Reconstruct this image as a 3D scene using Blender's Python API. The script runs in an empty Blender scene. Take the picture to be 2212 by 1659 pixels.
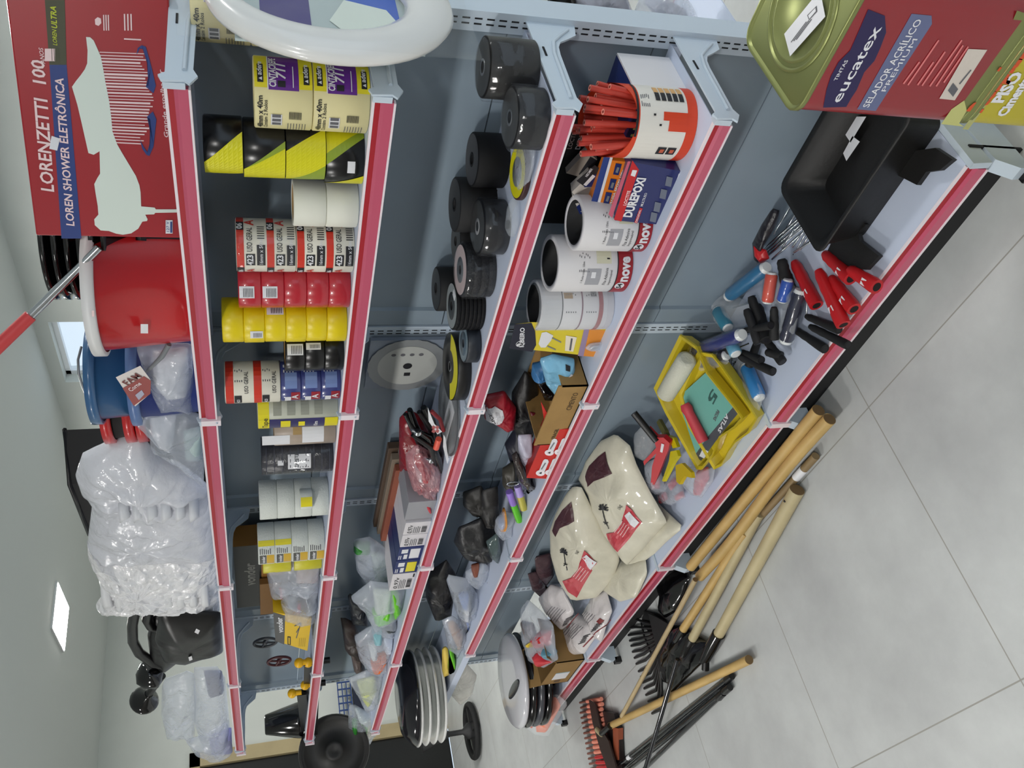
import bpy, bmesh, math, random
from mathutils import Vector, Matrix, noise, Euler
PI=math.pi
C=bpy.context.scene.collection
# ---------------- camera (photograph is turned: world up points to the picture's left) ----------------
CAM=Vector((-0.82982,1.53483,1.58013)); FPX=1838.48
R=Matrix(((-0.2160140806560081,0.20573274906768746,-0.9544694614912472),
(0.6131914072081559,0.7893117487699188,0.0313569988974445),
(0.7598251213828227,-0.5784989189400657,-0.2966560056711377)))
cd=bpy.data.cameras.new('camera'); cam=bpy.data.objects.new('camera',cd); C.objects.link(cam)
cd.sensor_width=36; cd.lens=FPX/2212*36; cd.clip_start=.02
m3=Matrix((R[0],-R[1],-R[2])).transposed()
cam.matrix_world=Matrix.Translation(CAM)@m3.to_4x4()
bpy.context.scene.camera=cam
vs=bpy.context.scene.view_settings
vs.view_transform='Standard'; vs.look='None'; vs.gamma=1; vs.use_curve_mapping=False; vs.exposure=-0.12
bpy.context.scene.cycles.transparent_max_bounces=24
w=bpy.data.worlds.new('daylight'); bpy.context.scene.world=w; w.use_nodes=True
w.node_tree.nodes['Background'].inputs[0].default_value=(.72,.86,1,1); w.node_tree.nodes["Background"].inputs[1].default_value=1.25
def area(loc,sx,sy,pw,col=(1,.985,.95)):
    l=bpy.data.lights.new('panel_light','AREA'); l.shape='RECTANGLE'; l.size=sx; l.size_y=sy; l.energy=pw; l.color=col
    o=bpy.data.objects.new('panel_light',l); C.objects.link(o); o.location=loc; return o
LAMPS=[(4.95,-1.08),(2.75,-1.08),(.55,-1.08),(-1.65,-1.08),(4.95,2.7),(2.75,2.7),(.55,2.7),(-1.65,2.7)]
H=2.8
for x,y in LAMPS: area((x,y,H-.03),.38,.30,17 if y<0 else 36)
def ray(u,v): return R.transposed()@Vector((u-1106,v-829.5,FPX))
def A(u,v,x=None,y=None,z=None):   # the point of the place seen at a pixel of the photo, on a known plane
    d=ray(u,v)
    t=(z-CAM.z)/d.z if z is not None else (y-CAM.y)/d.y if y is not None else (x-CAM.x)/d.x
    return CAM+d*t
# ---------------- materials ----------------
def lin(c): return tuple(((v/255+.055)/1.055)**2.4 if v>10 else v/255/12.92 for v in c)
_m={}
def mat(col,rough=.5,metal=0,alpha=1,spec=.5,emit=0,bump=0,bs=40,var=0,vs_=6,trans=0,coat=0,key=None,cr=0):
    k=(col,rough,metal,alpha,spec,emit,bump,bs,var,vs_,trans,coat,key)
    if k in _m: return _m[k]
    m=bpy.data.materials.new('surface'); m.use_nodes=True; N=m.node_tree.nodes; Lk=m.node_tree.links
    b=N['Principled BSDF']; c=lin(col)+(1,)
    b.inputs['Base Color'].default_value=c; b.inputs['Roughness'].default_value=rough; b.inputs['Metallic'].default_value=metal
    b.inputs['Alpha'].default_value=alpha; b.inputs['Specular IOR Level'].default_value=spec
    if trans: b.inputs['Transmission Weight'].default_value=trans
    if coat: b.inputs['Coat Weight'].default_value=coat
    if emit: b.inputs['Emission Color'].default_value=c; b.inputs['Emission Strength'].default_value=emit
    if bump or var:
        tc=N.new('ShaderNodeTexCoord'); n=N.new('ShaderNodeTexNoise'); n.inputs['Scale'].default_value=bs; n.inputs['Detail'].default_value=4
        Lk.new(tc.outputs['Object'],n.inputs['Vector'])
        if bump:
            bp=N.new('ShaderNodeBump'); bp.inputs['Strength'].default_value=bump; bp.inputs['Distance'].default_value=.004
            Lk.new(n.outputs['Fac'],bp.inputs['Height']); Lk.new(bp.outputs['Normal'],b.inputs['Normal'])
        if var:
            n2=N.new('ShaderNodeTexNoise'); n2.inputs['Scale'].default_value=vs_; n2.inputs['Detail'].default_value=6
            Lk.new(tc.outputs['Object'],n2.inputs['Vector'])
            r=N.new('ShaderNodeValToRGB'); r.color_ramp.elements[0].position=.3; r.color_ramp.elements[1].position=.7
            r.color_ramp.elements[0].color=tuple(v*(1-var) for v in c[:3])+(1,); r.color_ramp.elements[1].color=tuple(min(1,v*(1+var)) for v in c[:3])+(1,)
            Lk.new(n2.outputs['Fac'],r.inputs['Fac']); Lk.new(r.outputs['Color'],b.inputs['Base Color'])
    _m[k]=m; return m
STEEL=mat((194,207,219),.38); PANEL=mat((136,151,163),.3,spec=.6,var=.06,vs_=3); DECK=mat((198,208,228),.45)
WHITE=mat((225,228,228),.5); BLACK=mat((14,14,16),.35); BLACKM=mat((20,20,22),.7); BLACKG=mat((10,10,12),.12,spec=.7)
RED=mat((190,30,36),.35); REDD=mat((165,26,40),.4); PINK=mat((190,82,108),.3,coat=.5); LIP=mat((232,222,228),.3)
CARD=mat((158,124,72),.75,var=.08,vs_=20); WOOD=mat((190,158,98),.5,var=.12,vs_=9); WOODP=mat((184,170,132),.55,var=.1,vs_=9); WOODE=mat((112,88,54),.7)
CHROME=mat((200,205,210),.2,metal=1); SILVER=mat((150,152,155),.35,metal=.8)
FILMS=set()
def film(body,dcol=(230,234,242),bump=.9,bs=50,rough=.1,base=.05,dist=.006):   # thin clear plastic: mostly see-through, sharp sheen, a little milkiness
    m=bpy.data.materials.new('clear film'); m.use_nodes=True; N=m.node_tree.nodes; K=m.node_tree.links; N.remove(N['Principled BSDF'])
    tc=N.new('ShaderNodeTexCoord'); n=N.new('ShaderNodeTexVoronoi'); n.feature='SMOOTH_F1'; n.inputs['Scale'].default_value=bs; K.new(tc.outputs['Object'],n.inputs['Vector'])
    n2=N.new('ShaderNodeTexNoise'); n2.inputs['Scale'].default_value=bs*.6; n2.inputs['Detail'].default_value=5; K.new(tc.outputs['Object'],n2.inputs['Vector'])
    ad=N.new('ShaderNodeMath'); ad.operation='ADD'; K.new(n.outputs['Distance'],ad.inputs[0]); K.new(n2.outputs['Fac'],ad.inputs[1])
    bp=N.new('ShaderNodeBump'); bp.inputs['Strength'].default_value=bump; bp.inputs['Distance'].default_value=dist; K.new(ad.outputs[0],bp.inputs['Height'])
    tr=N.new('ShaderNodeBsdfTransparent'); df=N.new('ShaderNodeBsdfDiffuse'); df.inputs['Color'].default_value=lin(dcol)+(1,); K.new(bp.outputs['Normal'],df.inputs['Normal'])
    gl=N.new('ShaderNodeBsdfGlossy'); gl.inputs['Roughness'].default_value=rough; K.new(bp.outputs['Normal'],gl.inputs['Normal'])
    lw0=N.new('ShaderNodeLayerWeight'); lw0.inputs['Blend'].default_value=.5; K.new(bp.outputs['Normal'],lw0.inputs['Normal']); lw=N.new('ShaderNodeMath'); lw.operation='POWER'; lw.inputs[1].default_value=4; K.new(lw0.outputs['Facing'],lw.inputs[0])
    m1=N.new('ShaderNodeMixShader'); m1.inputs[0].default_value=body; K.new(tr.outputs[0],m1.inputs[1]); K.new(df.outputs[0],m1.inputs[2])
    a2=N.new('ShaderNodeMath'); a2.operation='ADD'; a2.operation='MULTIPLY_ADD'; a2.inputs[1].default_value=.3; a2.inputs[2].default_value=base; K.new(lw.outputs[0],a2.inputs[0]); a2.use_clamp=True
    m2=N.new('ShaderNodeMixShader'); K.new(a2.outputs[0],m2.inputs[0]); K.new(m1.outputs[0],m2.inputs[1]); K.new(gl.outputs[0],m2.inputs[2])
    K.new(m2.outputs[0],N['Material Output'].inputs['Surface']); FILMS.add(m.name); return m
CLEAR=film(.04,bump=.9,base=.05,dist=.01); CLEARD=film(.17,(246,248,252),bump=1,bs=42,base=.15,dist=.014,rough=.09); PINKF=film(.38,(232,160,168),bump=1,bs=40,base=.14,dist=.012); WRAP=film(.85,(250,250,253),bs=34,bump=1,base=.13,dist=.016,rough=.09); WRAPO=film(.93,(250,250,253),bs=34,bump=1,base=.13,dist=.016,rough=.09); SHINE=film(.02,bump=.6,bs=30,base=.04)
INK=mat((190,82,108),.3,coat=.5); LIP=mat((232,222,228),.3)
CARD=mat((158,124,72),.75,var=.08,vs_=20); WOOD=mat((190,158,98),.5,var=.12,vs_=9); WOODP=mat((184,170,132),.55,var=.1,vs_=9); WOODE=mat((112,88,54),.7)
CHROME=mat((200,205,210),.2,metal=1); SILVER=mat((150,152,155),.35,metal=.8)
CLEAR=mat((235,240,245),.12,alpha=.22,spec=.9,bump=.9,bs=55); CLEARD=mat((215,222,235),.1,alpha=.38,spec=1,bump=.9,bs=50); WRAP=mat((236,238,246),.14,alpha=.75,spec=1,bump=.8,bs=45)
INK=mat((22,22,28),.5); INKG=mat((95,95,100),.5); LABEL=mat((222,222,226),.5)
GREY=mat((120,124,128),.5); YEL=mat((226,212,20),.4); YELT=mat((212,182,44),.3,coat=.3)
# ---------------- object helpers ----------------
def tag(o,label=None,cat=None,group=None,kind=None):
    if label: o['label']=label
    if cat: o['category']=cat
    if group: o['group']=group
    if kind: o['kind']=kind
    return o
def thing(name,label,cat,loc=(0,0,0),rz=0,group=None,rot=None):
    o=bpy.data.objects.new(name,None); o.empty_display_size=.02; C.objects.link(o); o.location=loc
    o.rotation_euler=rot if rot else (0,0,rz)
    return tag(o,label,cat,group)
_txt={}
def glyphs(s,bold,shear):
    k=(s,bold,shear)
    if k not in _txt:
        cu=bpy.data.curves.new('t','FONT'); cu.body=s; cu.size=1; cu.resolution_u=2; cu.offset=bold; cu.shear=shear
        o=bpy.data.objects.new('t',cu); C.objects.link(o)
        dg=bpy.context.evaluated_depsgraph_get(); me=bpy.data.meshes.new_from_object(o.evaluated_get(dg))
        vs_=[(v.co.x,v.co.y) for v in me.vertices]; fs=[tuple(p.vertices) for p in me.polygons]
        w_=max([v[0] for v in vs_] or [1])
        bpy.data.objects.remove(o); bpy.data.curves.remove(cu); bpy.data.meshes.remove(me)
        _txt[k]=(vs_,fs,w_)
    return _txt[k]
class MB:
    def __init__(s): s.v=[];s.f=[];s.m=[];s.sm=[];s.mats=[];s.M=Matrix()
    def mi(s,m):
        if m not in s.mats: s.mats.append(m)
        return s.mats.index(m)
    def add(s,vs_,fs,m,sm=False):
        n=len(s.v); i=s.mi(m)
        for q in vs_: s.v.append(s.M@Vector(q))
        for f in fs: s.f.append([a+n for a in f]); s.m.append(i); s.sm.append(sm)
        return s
    def box(s,x0,x1,y0,y1,z0,z1,m):
        v=[(x,y,z) for x in(x0,x1) for y in(y0,y1) for z in(z0,z1)]
        return s.add(v,[(0,1,3,2),(4,6,7,5),(0,4,5,1),(2,3,7,6),(0,2,6,4),(1,5,7,3)],m)
    def loop(s,rings,m,closed=False,cap=True,sm=True):
        n=len(rings[0]); vs_=[p for r in rings for p in r]; fs=[]
        k=len(rings)
        for i in range(k if closed else k-1):
            j=(i+1)%k
            for a in range(n):
                b=(a+1)%n; fs.append((i*n+a,i*n+b,j*n+b,j*n+a))
        s.add(vs_,fs,m,sm)
        if cap and not closed:
            s.add(rings[0],[tuple(range(n))[::-1]],m); s.add(rings[-1],[tuple(range(n))],m)
        return s
    def tube(s,pts,r,m,n=8,closed=False,cap=True,sm=True):
        pts=[Vector(p) for p in pts]; k=len(pts); rr=r if isinstance(r,(list,tuple)) else [r]*k
        up=None; rings=[]
        for i,p in enumerate(pts):
            a=pts[i-1] if (i>0 or closed) else p; b=pts[(i+1)%k] if (i<k-1 or closed) else p
            t=(b-a).normalized()
            if up is None: up=t.orthogonal().normalized()
            up=(up-t*up.dot(t)).normalized(); q=t.cross(up)
            rings.append([p+(up*math.cos(2*PI*j/n)+q*math.sin(2*PI*j/n))*rr[i] for j in range(n)])
        return s.loop(rings,m,closed,cap,sm)
    def cyl(s,p0,p1,r,m,r1=None,n=24,sm=True): return s.tube([p0,p1],[r,r if r1 is None else r1],m,n,sm=sm)
    def lathe(s,prof,m,n=32,o=(0,0,0),sx=1,sy=1,sm=True,wob=0,seed=0):
        o=Vector(o); k=len(prof); vs_=[];fs=[]
        for j in range(n):
            a=2*PI*j/n; w_=1+(wob*noise.noise(Vector((math.cos(a)*2,math.sin(a)*2,seed))) if wob else 0)
            for r,z in prof: vs_.append(o+Vector((r*math.cos(a)*sx*w_,r*math.sin(a)*sy*w_,z)))
        for j in range(n):
            j2=(j+1)%n
            for i in range(k-1): fs.append((j*k+i,j2*k+i,j2*k+i+1,j*k+i+1))
        return s.add(vs_,fs,m,sm)
    def prism(s,poly,ext,m):
        e=Vector(ext); n=len(poly); a=[Vector(p) for p in poly]; b=[p+e for p in a]
        s.add(a+b,[tuple(range(n))[::-1],tuple(range(n,2*n))]+[(i,(i+1)%n,(i+1)%n+n,i+n) for i in range(n)],m); return s
    def grid(s,fn,nu,nv,m,sm=True):
        vs_=[fn(i/nu,j/nv) for i in range(nu+1) for j in range(nv+1)]
        return s.add(vs_,[(i*(nv+1)+j,(i+1)*(nv+1)+j,(i+1)*(nv+1)+j+1,i*(nv+1)+j+1) for i in range(nu) for j in range(nv)],m,sm)
    def decal(s,fn,a0,a1,b0,b1,m,na=1,skew=0,off=.0006):
        return s.grid(lambda u,v: fn(a0+(a1-a0)*u+skew*v,b0+(b1-b0)*v,off),na,8 if skew else 1,m,False)
    def poly(s,fn,pts,m,off=.0006): return s.add([fn(a,b,off) for a,b in pts],[tuple(range(len(pts)))],m)
    def text(s,t,size,fn,a,b,m,bold=0,shear=0,wid=None,rot=0,off=.0012,center=False):
        g,fs,w_=glyphs(t,bold,shear); kx=(wid/w_) if wid else size; c_,s_=math.cos(rot),math.sin(rot)
        ox=-w_*kx/2 if center else 0
        return s.add([fn(a+(x*kx+ox)*c_-y*size*s_,b+(x*kx+ox)*s_+y*size*c_,off) for x,y in g],fs,m)
    def ell(s,c,r,m,n=16,k=10,e=1,amp=0,fr=8,seed=0,sm=True,rot=None,pin=0):
        c=Vector(c); vs_=[];fs=[]
        rm=rot.to_matrix() if rot else Matrix.Identity(3)
        for i in range(k+1):
            ph=PI*i/k
            for j in range(n):
                th=2*PI*j/n
                d=Vector((math.sin(ph)*math.cos(th),math.sin(ph)*math.sin(th),math.cos(ph)))
                if e!=1: d=Vector([math.copysign(abs(q)**e,q) for q in d])
                q=Vector((d.x*r[0],d.y*r[1],d.z*r[2]))
                if amp: 
                    q0=q*fr+Vector((seed*3.1,seed*1.7,seed)); q*=1+amp*(noise.noise(q0)+.6*noise.noise(q0*2.3)+pin*abs(noise.noise(q0*4)))
                vs_.append(c+rm@q)
        for i in range(k):
            for j in range(n):
                j2=(j+1)%n; fs.append((i*n+j,(i+1)*n+j,(i+1)*n+j2,i*n+j2))
        return s.add(vs_,fs,m,sm)
    def build(s,name,parent=None,label=None,cat=None,group=None,kind=None,loc=None,rz=0,bevel=0,rot=None):
        me=bpy.data.meshes.new(name); me.from_pydata([tuple(v) for v in s.v],[],s.f); 
        for m in s.mats: me.materials.append(m)
        me.polygons.foreach_set('material_index',s.m); me.polygons.foreach_set('use_smooth',s.sm); me.validate(); me.update()
        o=bpy.data.objects.new(name,me); C.objects.link(o)
        if parent: o.parent=parent
        if loc is not None: o.location=loc
        o.rotation_euler=rot if rot else (0,0,rz)
        if bevel:
            b=o.modifiers.new('b','BEVEL'); b.width=bevel; b.segments=2; b.limit_method='ANGLE'
        return tag(o,label,cat,group,kind)
def cmap(r,th0,o=(0,0,0)):   # wraps (a,b) round a cylinder; a grows to the viewer's right
    o=Vector(o)
    return lambda a,b,off=0: o+Vector(((r+off)*math.cos(th0+a/r),(r+off)*math.sin(th0+a/r),b))
def pmap(o,n,up=(0,0,1)):    # plane through o with outward normal n
    o=Vector(o); n=Vector(n).normalized(); u_=Vector(up); r_=u_.cross(n).normalized(); u_=n.cross(r_)
    return lambda a,b,off=0: o+r_*a+u_*b+n*off
def qmap(p00,p10,p01):       # (a,b) in 0..1 over a parallelogram
    p=Vector(p00); e1=Vector(p10)-p; e2=Vector(p01)-p; n=e1.cross(e2).normalized()
    return lambda a,b,off=0: p+e1*a+e2*b+n*off
def barcode(mb,fn,a,b,w_,h,m=INK,n=12):
    rnd=random.Random(n); x=0
    for i in range(n):
        k=w_/n; mb.decal(fn,a+i*k,a+i*k+k*rnd.choice((.35,.6)),b,b+h,m,off=.0012)
def lines(mb,fn,a,b,w_,n,dy,m=INKG,h=.45):
    rnd=random.Random(n)
    for i in range(n): mb.decal(fn,a,a+w_*rnd.uniform(.7,1),b-i*dy,b-i*dy+dy*h,m,off=.0011)
L=.92; Z=[1.69,1.362,1.034,.71,.1605]; D=[.274,.274,.274,.274,.367]
# ---------------- room ----------------
FX=[-3.2,6.8]; FY=[-2.31,3.6]
def floor_mat():
    m=bpy.data.materials.new('tile floor'); m.use_nodes=True; N=m.node_tree.nodes; K=m.node_tree.links; b=N['Principled BSDF']
    tc=N.new('ShaderNodeTexCoord'); sp=N.new('ShaderNodeSeparateXYZ'); K.new(tc.outputs['Object'],sp.inputs[0])
    def mt(op,a,b_=None):
        n=N.new('ShaderNodeMath'); n.operation=op
        for i,q in enumerate((a,b_)):
            if q is None: continue
            if isinstance(q,(int,float)): n.inputs[i].default_value=q
            else: K.new(q,n.inputs[i])
        return n.outputs[0]
    def line(ax,o,p):
        q=mt('DIVIDE',mt('SUBTRACT',ax,o),p); f=mt('ABSOLUTE',mt('SUBTRACT',mt('FRACT',q),.5)); return mt('GREATER_THAN',f,.5-.0018/p)
    g=mt('MAXIMUM',line(sp.outputs[0],.728,.766),line(sp.outputs[1],.466,.735))
    n1=N.new('ShaderNodeTexNoise'); n1.inputs['Scale'].default_value=2.2; n1.inputs['Detail'].default_value=8; n1.inputs['Roughness'].default_value=.62; K.new(tc.outputs['Object'],n1.inputs['Vector'])
    r=N.new('ShaderNodeValToRGB'); r.color_ramp.elements[0].position=.35; r.color_ramp.elements[1].position=.68
    r.color_ramp.elements[0].color=lin((176,178,178))+(1,); r.color_ramp.elements[1].color=lin((200,203,202))+(1,)
    K.new(n1.outputs['Fac'],r.inputs['Fac']); mx=N.new('ShaderNodeMixRGB'); K.new(g,mx.inputs['Fac']); K.new(r.outputs['Color'],mx.inputs['Color1']); mx.inputs['Color2'].default_value=lin((150,148,142))+(1,)
    K.new(mx.outputs['Color'],b.inputs['Base Color']); b.inputs['Roughness'].default_value=.42
    return m
WALL=mat((208,212,207),.7,var=.02); CEIL=mat((200,204,201),.85); WALLD=mat((116,114,110),.8)
MB().box(FX[0],FX[1],FY[0],FY[1],-.05,0,floor_mat()).build('floor',kind='structure')
MB().box(FX[0]-.1,FX[1]+.1,FY[0]-.1,FY[1]+.1,H,H+.08,CEIL).build('ceiling',kind='structure')
MB().box(FX[0],FX[1],FY[1],FY[1]+.1,-.05,H,WALLD).build('wall_aisle_side',kind='structure')
SY,SZ=(-1.9,3.2),(.1,2.5)   # glazed shop front behind the photographer
b=MB()
for q in ((FY[0]-.1,SY[0],-.05,H),(SY[1],FY[1]+.1,-.05,H),(SY[0],SY[1],-.05,SZ[0]),(SY[0],SY[1],SZ[1],H)): b.box(FX[0]-.1,FX[0],q[0],q[1],q[2],q[3],WALLD)
b.build('wall_near',kind='structure')
wn=thing('window_2',None,None); tag(wn,kind='structure'); b=MB()
for i in range(5): y=SY[0]+(SY[1]-SY[0]-.04)*i/4; b.box(FX[0]-.07,FX[0]-.03,y,y+.04,SZ[0],SZ[1],STEEL)
b.build('window_frame',wn)
pl_=bpy.data.lights.new('shop_front_portal','AREA'); pl_.shape='RECTANGLE'; pl_.size=SZ[1]-SZ[0]; pl_.size_y=SY[1]-SY[0]; pl_.cycles.is_portal=True
po=bpy.data.objects.new('shop_front_portal',pl_); C.objects.link(po); po.location=(FX[0]-.12,(SY[0]+SY[1])/2,(SZ[0]+SZ[1])/2); po.rotation_euler=(0,-PI/2,0)
w0=A(88,696,y=FY[0]); w1=A(138,826,y=FY[0]); WX=(w0.x,w1.x); WZ=(1.95,2.72)
b=MB(); y0,y1=FY[0]-.14,FY[0]
b.box(FX[0]-.1,WX[0],y0,y1,-.05,H,WALL); b.box(WX[1],FX[1]+.1,y0,y1,-.05,H,WALL); b.box(WX[0],WX[1],y0,y1,-.05,WZ[0],WALL); b.box(WX[0],WX[1],y0,y1,WZ[1],H,WALL)
b.build('wall_back',kind='structure')
wn=thing('window_1',None,None); tag(wn,kind='structure')
b=MB(); FR=mat((236,240,244),.4)
for q in ((WX[0],WX[0]+.035,WZ[0],WZ[1]),(WX[1]-.035,WX[1],WZ[0],WZ[1]),(WX[0],WX[1],WZ[0],WZ[0]+.03),(WX[0],WX[1],WZ[1]-.03,WZ[1])): b.box(q[0],q[1],y0+.03,y0+.07,q[2],q[3],FR)
b.build('window_frame',wn)
MB().box(WX[0]+.03,WX[1]-.03,y0+.045,y0+.05,WZ[0]+.03,WZ[1]-.03,mat((240,250,255),.02,alpha=.12)).build('window_pane',wn)
# end wall with a wood framed dark doorway
DY=(-.62,.9)
b=MB(); x0,x1=FX[1],FX[1]+.12
b.box(x0,x1,FY[0]-.1,DY[0],-.05,H,WALL); b.box(x0,x1,DY[1],FY[1]+.1,-.05,H,WALL); b.box(x0,x1,DY[0],DY[1],2.12,H,WALL)
b.build('wall_end',kind='structure')
dr=thing('door_1',None,None); tag(dr,kind='structure')
b=MB(); DW=mat((176,160,122),.5,var=.08)
b.box(x0-.02,x1,DY[0]-.0,DY[0]+.11,0,2.12,DW); b.box(x0-.02,x1,DY[0],DY[1],2.04,2.12,DW); b.box(x0-.02,x1,DY[1]-.09,DY[1],0,2.12,DW)
b.build('door_frame',dr)
MB().box(x0+.03,x0+.07,DY[0]+.11,DY[1]-.09,0,2.04,mat((16,17,16),.25)).build('door_shade_sheet',dr)  # near-black sheet across the open doorway, its colour standing in for the shade inside
# ceiling lights
for i,(x,y) in enumerate(LAMPS):
    t=thing('ceiling_light','rectangular white ceiling light panel, '+('the one in view over the back aisle' if i==0 else 'out of view over the '+('back aisle' if i<4 else 'front aisle')),'ceiling light',(x,y,H),0,'ceiling lights in view' if i==0 else 'ceiling lights over the '+('back aisle' if i<4 else 'front aisle'))
    MB().box(-.2,.2,-.16,.16,-.012,.0,WHITE).build('frame',t); MB().box(-.19,.19,-.15,.15,-.016,-.012,mat((255,252,248),.5,emit=30)).build('diffuser',t)
# ---------------- gondola ----------------
G=thing('gondola_shelving','long grey steel shop shelving unit with red price rails','shelving unit',(0,0,0))
HT=1.705
for k in range(5):
    X=k*L; b=MB()
    b.box(X-.008,X+.034,-.003,.0,.0,HT,STEEL)
    b.prism([(X-.008,-.003,0),(X+.034,-.003,0),(X+.03,-.075,0),(X-.004,-.075,0)],(0,0,HT),STEEL)
    hole=mat((12,16,22),.8)
    z=.22
    while z<HT-.03:
        for dx in(.006,.017): b.box(X+dx,X+dx+.0032,-.0005,.0006,z,z+.0155,hole)
        z+=.025
    # foot beam
    b.prism([(X+.0,0,.02),(X+.0,.385,.02),(X+.0,.39,.05),(X+.0,.365,.1),(X+.0,0,.13)],(.03,0,0),STEEL)
    b.build('upright',G)
    b=MB(); b.box(X+.0,X+.03,.375,.4,.0,.03,BLACK); b.build('foot_cap',G)
SEAMS=[.13,.41,.735,1.06,1.385,1.69]
for k in range(4):
    b=MB()
    for a,c in zip(SEAMS,SEAMS[1:]):
        if k==3 and a<.2: a=.3
        b.box(k*L+.034,(k+1)*L-.008,-.02,-.012,a+.0015,c-.0015,PANEL)
        b.prism([((k+1)*L-.075,-.012,a+.0015),((k+1)*L-.008,-.012,a+.0015),((k+1)*L-.014,-.003,a+.0015),((k+1)*L-.07,-.003,a+.0015)],(0,0,c-a-.003),PANEL)
    b.build('back_panel',G)
    # sheets of the other face of the double unit
    if k<3: MB().box(k*L+.0,(k+1)*L-.006,-.075,-.07,.13,1.69,PANEL).build('rear_panel',G)
    MB().box(k*L+.0,(k+1)*L,.318,.325,.0,.14,BLACKM).build('kick_plate',G)
def bracket(par,X,zk,Dk):
    s=Dk/.274; b=MB()
    P=[(.0,-.002),(.0,-.105),(.036,-.098),(.052,-.078),(.066,-.058),(.085,-.05),(.11,-.047),(.25,-.043),(.268,-.05),(.29,-.038),(.281,-.03),(.284,.004),(.27,.009),(.262,-.001)]
    b.prism([(X,y*s,zk+z) for y,z in P],(.004,0,0),STEEL)
    b.tube([(X-.001,y*s,zk+z) for y,z in [(.02,-.085),(.045,-.062),(.07,-.042),(.11,-.034),(.255,-.03)]],.004,STEEL,6)
    b.box(X+.0045,X+.016,.262*s,.2835*s,zk-.031,zk+.0025,STEEL)
    b.box(X-.0015,X+.002,.09*s,.12*s,zk-.018,zk-.014,hole)
    b.build('bracket',par)
for s in range(5):
    for k in range(4):
        if s==3 and k==3: n_rail=False
        else: n_rail=True
        X=k*L; zk=Z[s]; Dk=D[s]; b=MB()
        b.box(X+.02,X+L+.012,.002,Dk-.004,zk-.004,zk-.002,DECK)
        b.box(X+.02,X+L+.012,Dk-.02,Dk-.004,zk-.034,zk-.004,DECK); b.box(X+.02,X+L+.012,.002,.012,zk-.03,zk-.004,DECK)
        for q in range(1,5):
            for dy in (.08,.2): b.box(X+.18*q,X+.18*q+.003,dy,dy+.003,zk-.0025,zk-.0016,hole)
        sh=b.build('shelf_deck',G)
        if s<4 or True: bracket(sh,X+.003,zk,Dk) if s<4 else MB().prism([(X+.003,.0,zk-.05),(X+.003,Dk+.005,zk-.05),(X+.003,Dk+.012,zk+.003),(X+.003,.0,zk-.002)],(.014,0,0),STEEL).build('bracket',sh)
        if s<4 and k==3: bracket(sh,X+L+.006,zk,Dk)
        if n_rail:
            x0_,x1_=X+.02,X+L+(.0 if k<3 else .05); h=.037 if s<4 else .05
            b=MB(); y=Dk
            b.box(x0_,x1_,y-.004,y+.002,zk-.003,zk+.002,LIP)
            b.box(x0_,x1_,y-.004,y+.001,zk-h*.34,zk-.003,REDD)
            b.prism([(x0_,y-.004,zk-h*.34),(x0_,y+.002,zk-h*.34),(x0_,y+.006,zk-h*.5),(x0_,y+.006,zk-h*.95),(x0_,y-.004,zk-h*.95)],(x1_-x0_,0,0),PINK)
            b.box(x0_,x1_,y-.004,y+.008,zk-h*1.04,zk-h*.94,LIP)
            b.build('price_rail',sh)
            b=MB(); b.box(x1_-.002,x1_+.018,y-.002,y+.012,zk-h*1.25,zk-.002,LIP); b.build('rail_clip',sh)
# ---------------- builders that work from measured outlines ----------------
def hit(u,v,o,n):
    d=ray(u,v); o=Vector(o); n=Vector(n); return CAM+d*((o-CAM).dot(n)/d.dot(n))
class Pl:    # a plane in the room with its own (a,b) axes; uv() measures a photographed point on it
    def __init__(s,o,n=(0,1,0),up=None):
        s.o=Vector(o); s.n=Vector(n).normalized(); u_=Vector(up) if up else (Vector((0,-1,0)) if abs(s.n.z)>.9 else Vector((0,0,1)))
        s.r=u_.cross(s.n).normalized(); s.u=s.n.cross(s.r)
    def uv(s,u,v):
        p=hit(u,v,s.o,s.n)-s.o; return (p.dot(s.r),p.dot(s.u))
    def __call__(s,a,b,off=0): return s.o+s.r*a+s.u*b+s.n*off
def puv(mb,pl,pts,m,off=.0008,fn=None):
    q=[pl.uv(*z) for z in pts]
    if not isinstance(fn,Pillow): return mb.poly(fn or pl,q,m,off)
    q=[Vector(z) for z in q]; c=sum(q,Vector((0,0)))/len(q)   # small patches that follow the bulge
    for i in range(len(q)):
        for j in range(3):
            e0=q[i].lerp(q[(i+1)%len(q)],j/3); e1=q[i].lerp(q[(i+1)%len(q)],(j+1)/3)
            for r in range(5): mb.add([fn(p.x,p.y,off+.0008) for p in (c+(e0-c)*(r/5),c+(e0-c)*((r+1)/5),c+(e1-c)*((r+1)/5),c+(e1-c)*(r/5))],[(0,1,2,3)],m,True)
def tuv(mb,pl,t,p0,p1,hpx,m,bold=0,shear=0,off=.0016,fn=None):
    a0,b0=pl.uv(*p0); a1,b1=pl.uv(*p1); q=Vector((p1[0]-p0[0],p1[1]-p0[1])).normalized(); a2,b2=pl.uv(p0[0]+q.y*hpx,p0[1]-q.x*hpx)
    h=math.hypot(a2-a0,b2-b0); return mb.text(t,h/.7,fn or pl,a0,b0,m,bold,shear,wid=math.hypot(a1-a0,b1-b0),rot=math.atan2(b1-b0,a1-a0),off=off)
def luv(mb,pl,p0,p1,wpx,m,off=.0012,fn=None,):
    q=Vector((p1[0]-p0[0],p1[1]-p0[1])).normalized()*wpx/2
    return puv(mb,pl,[(p0[0]-q.y,p0[1]+q.x),(p1[0]-q.y,p1[1]+q.x),(p1[0]+q.y,p1[1]-q.x),(p0[0]+q.y,p0[1]-q.x)],m,off,fn)
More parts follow.
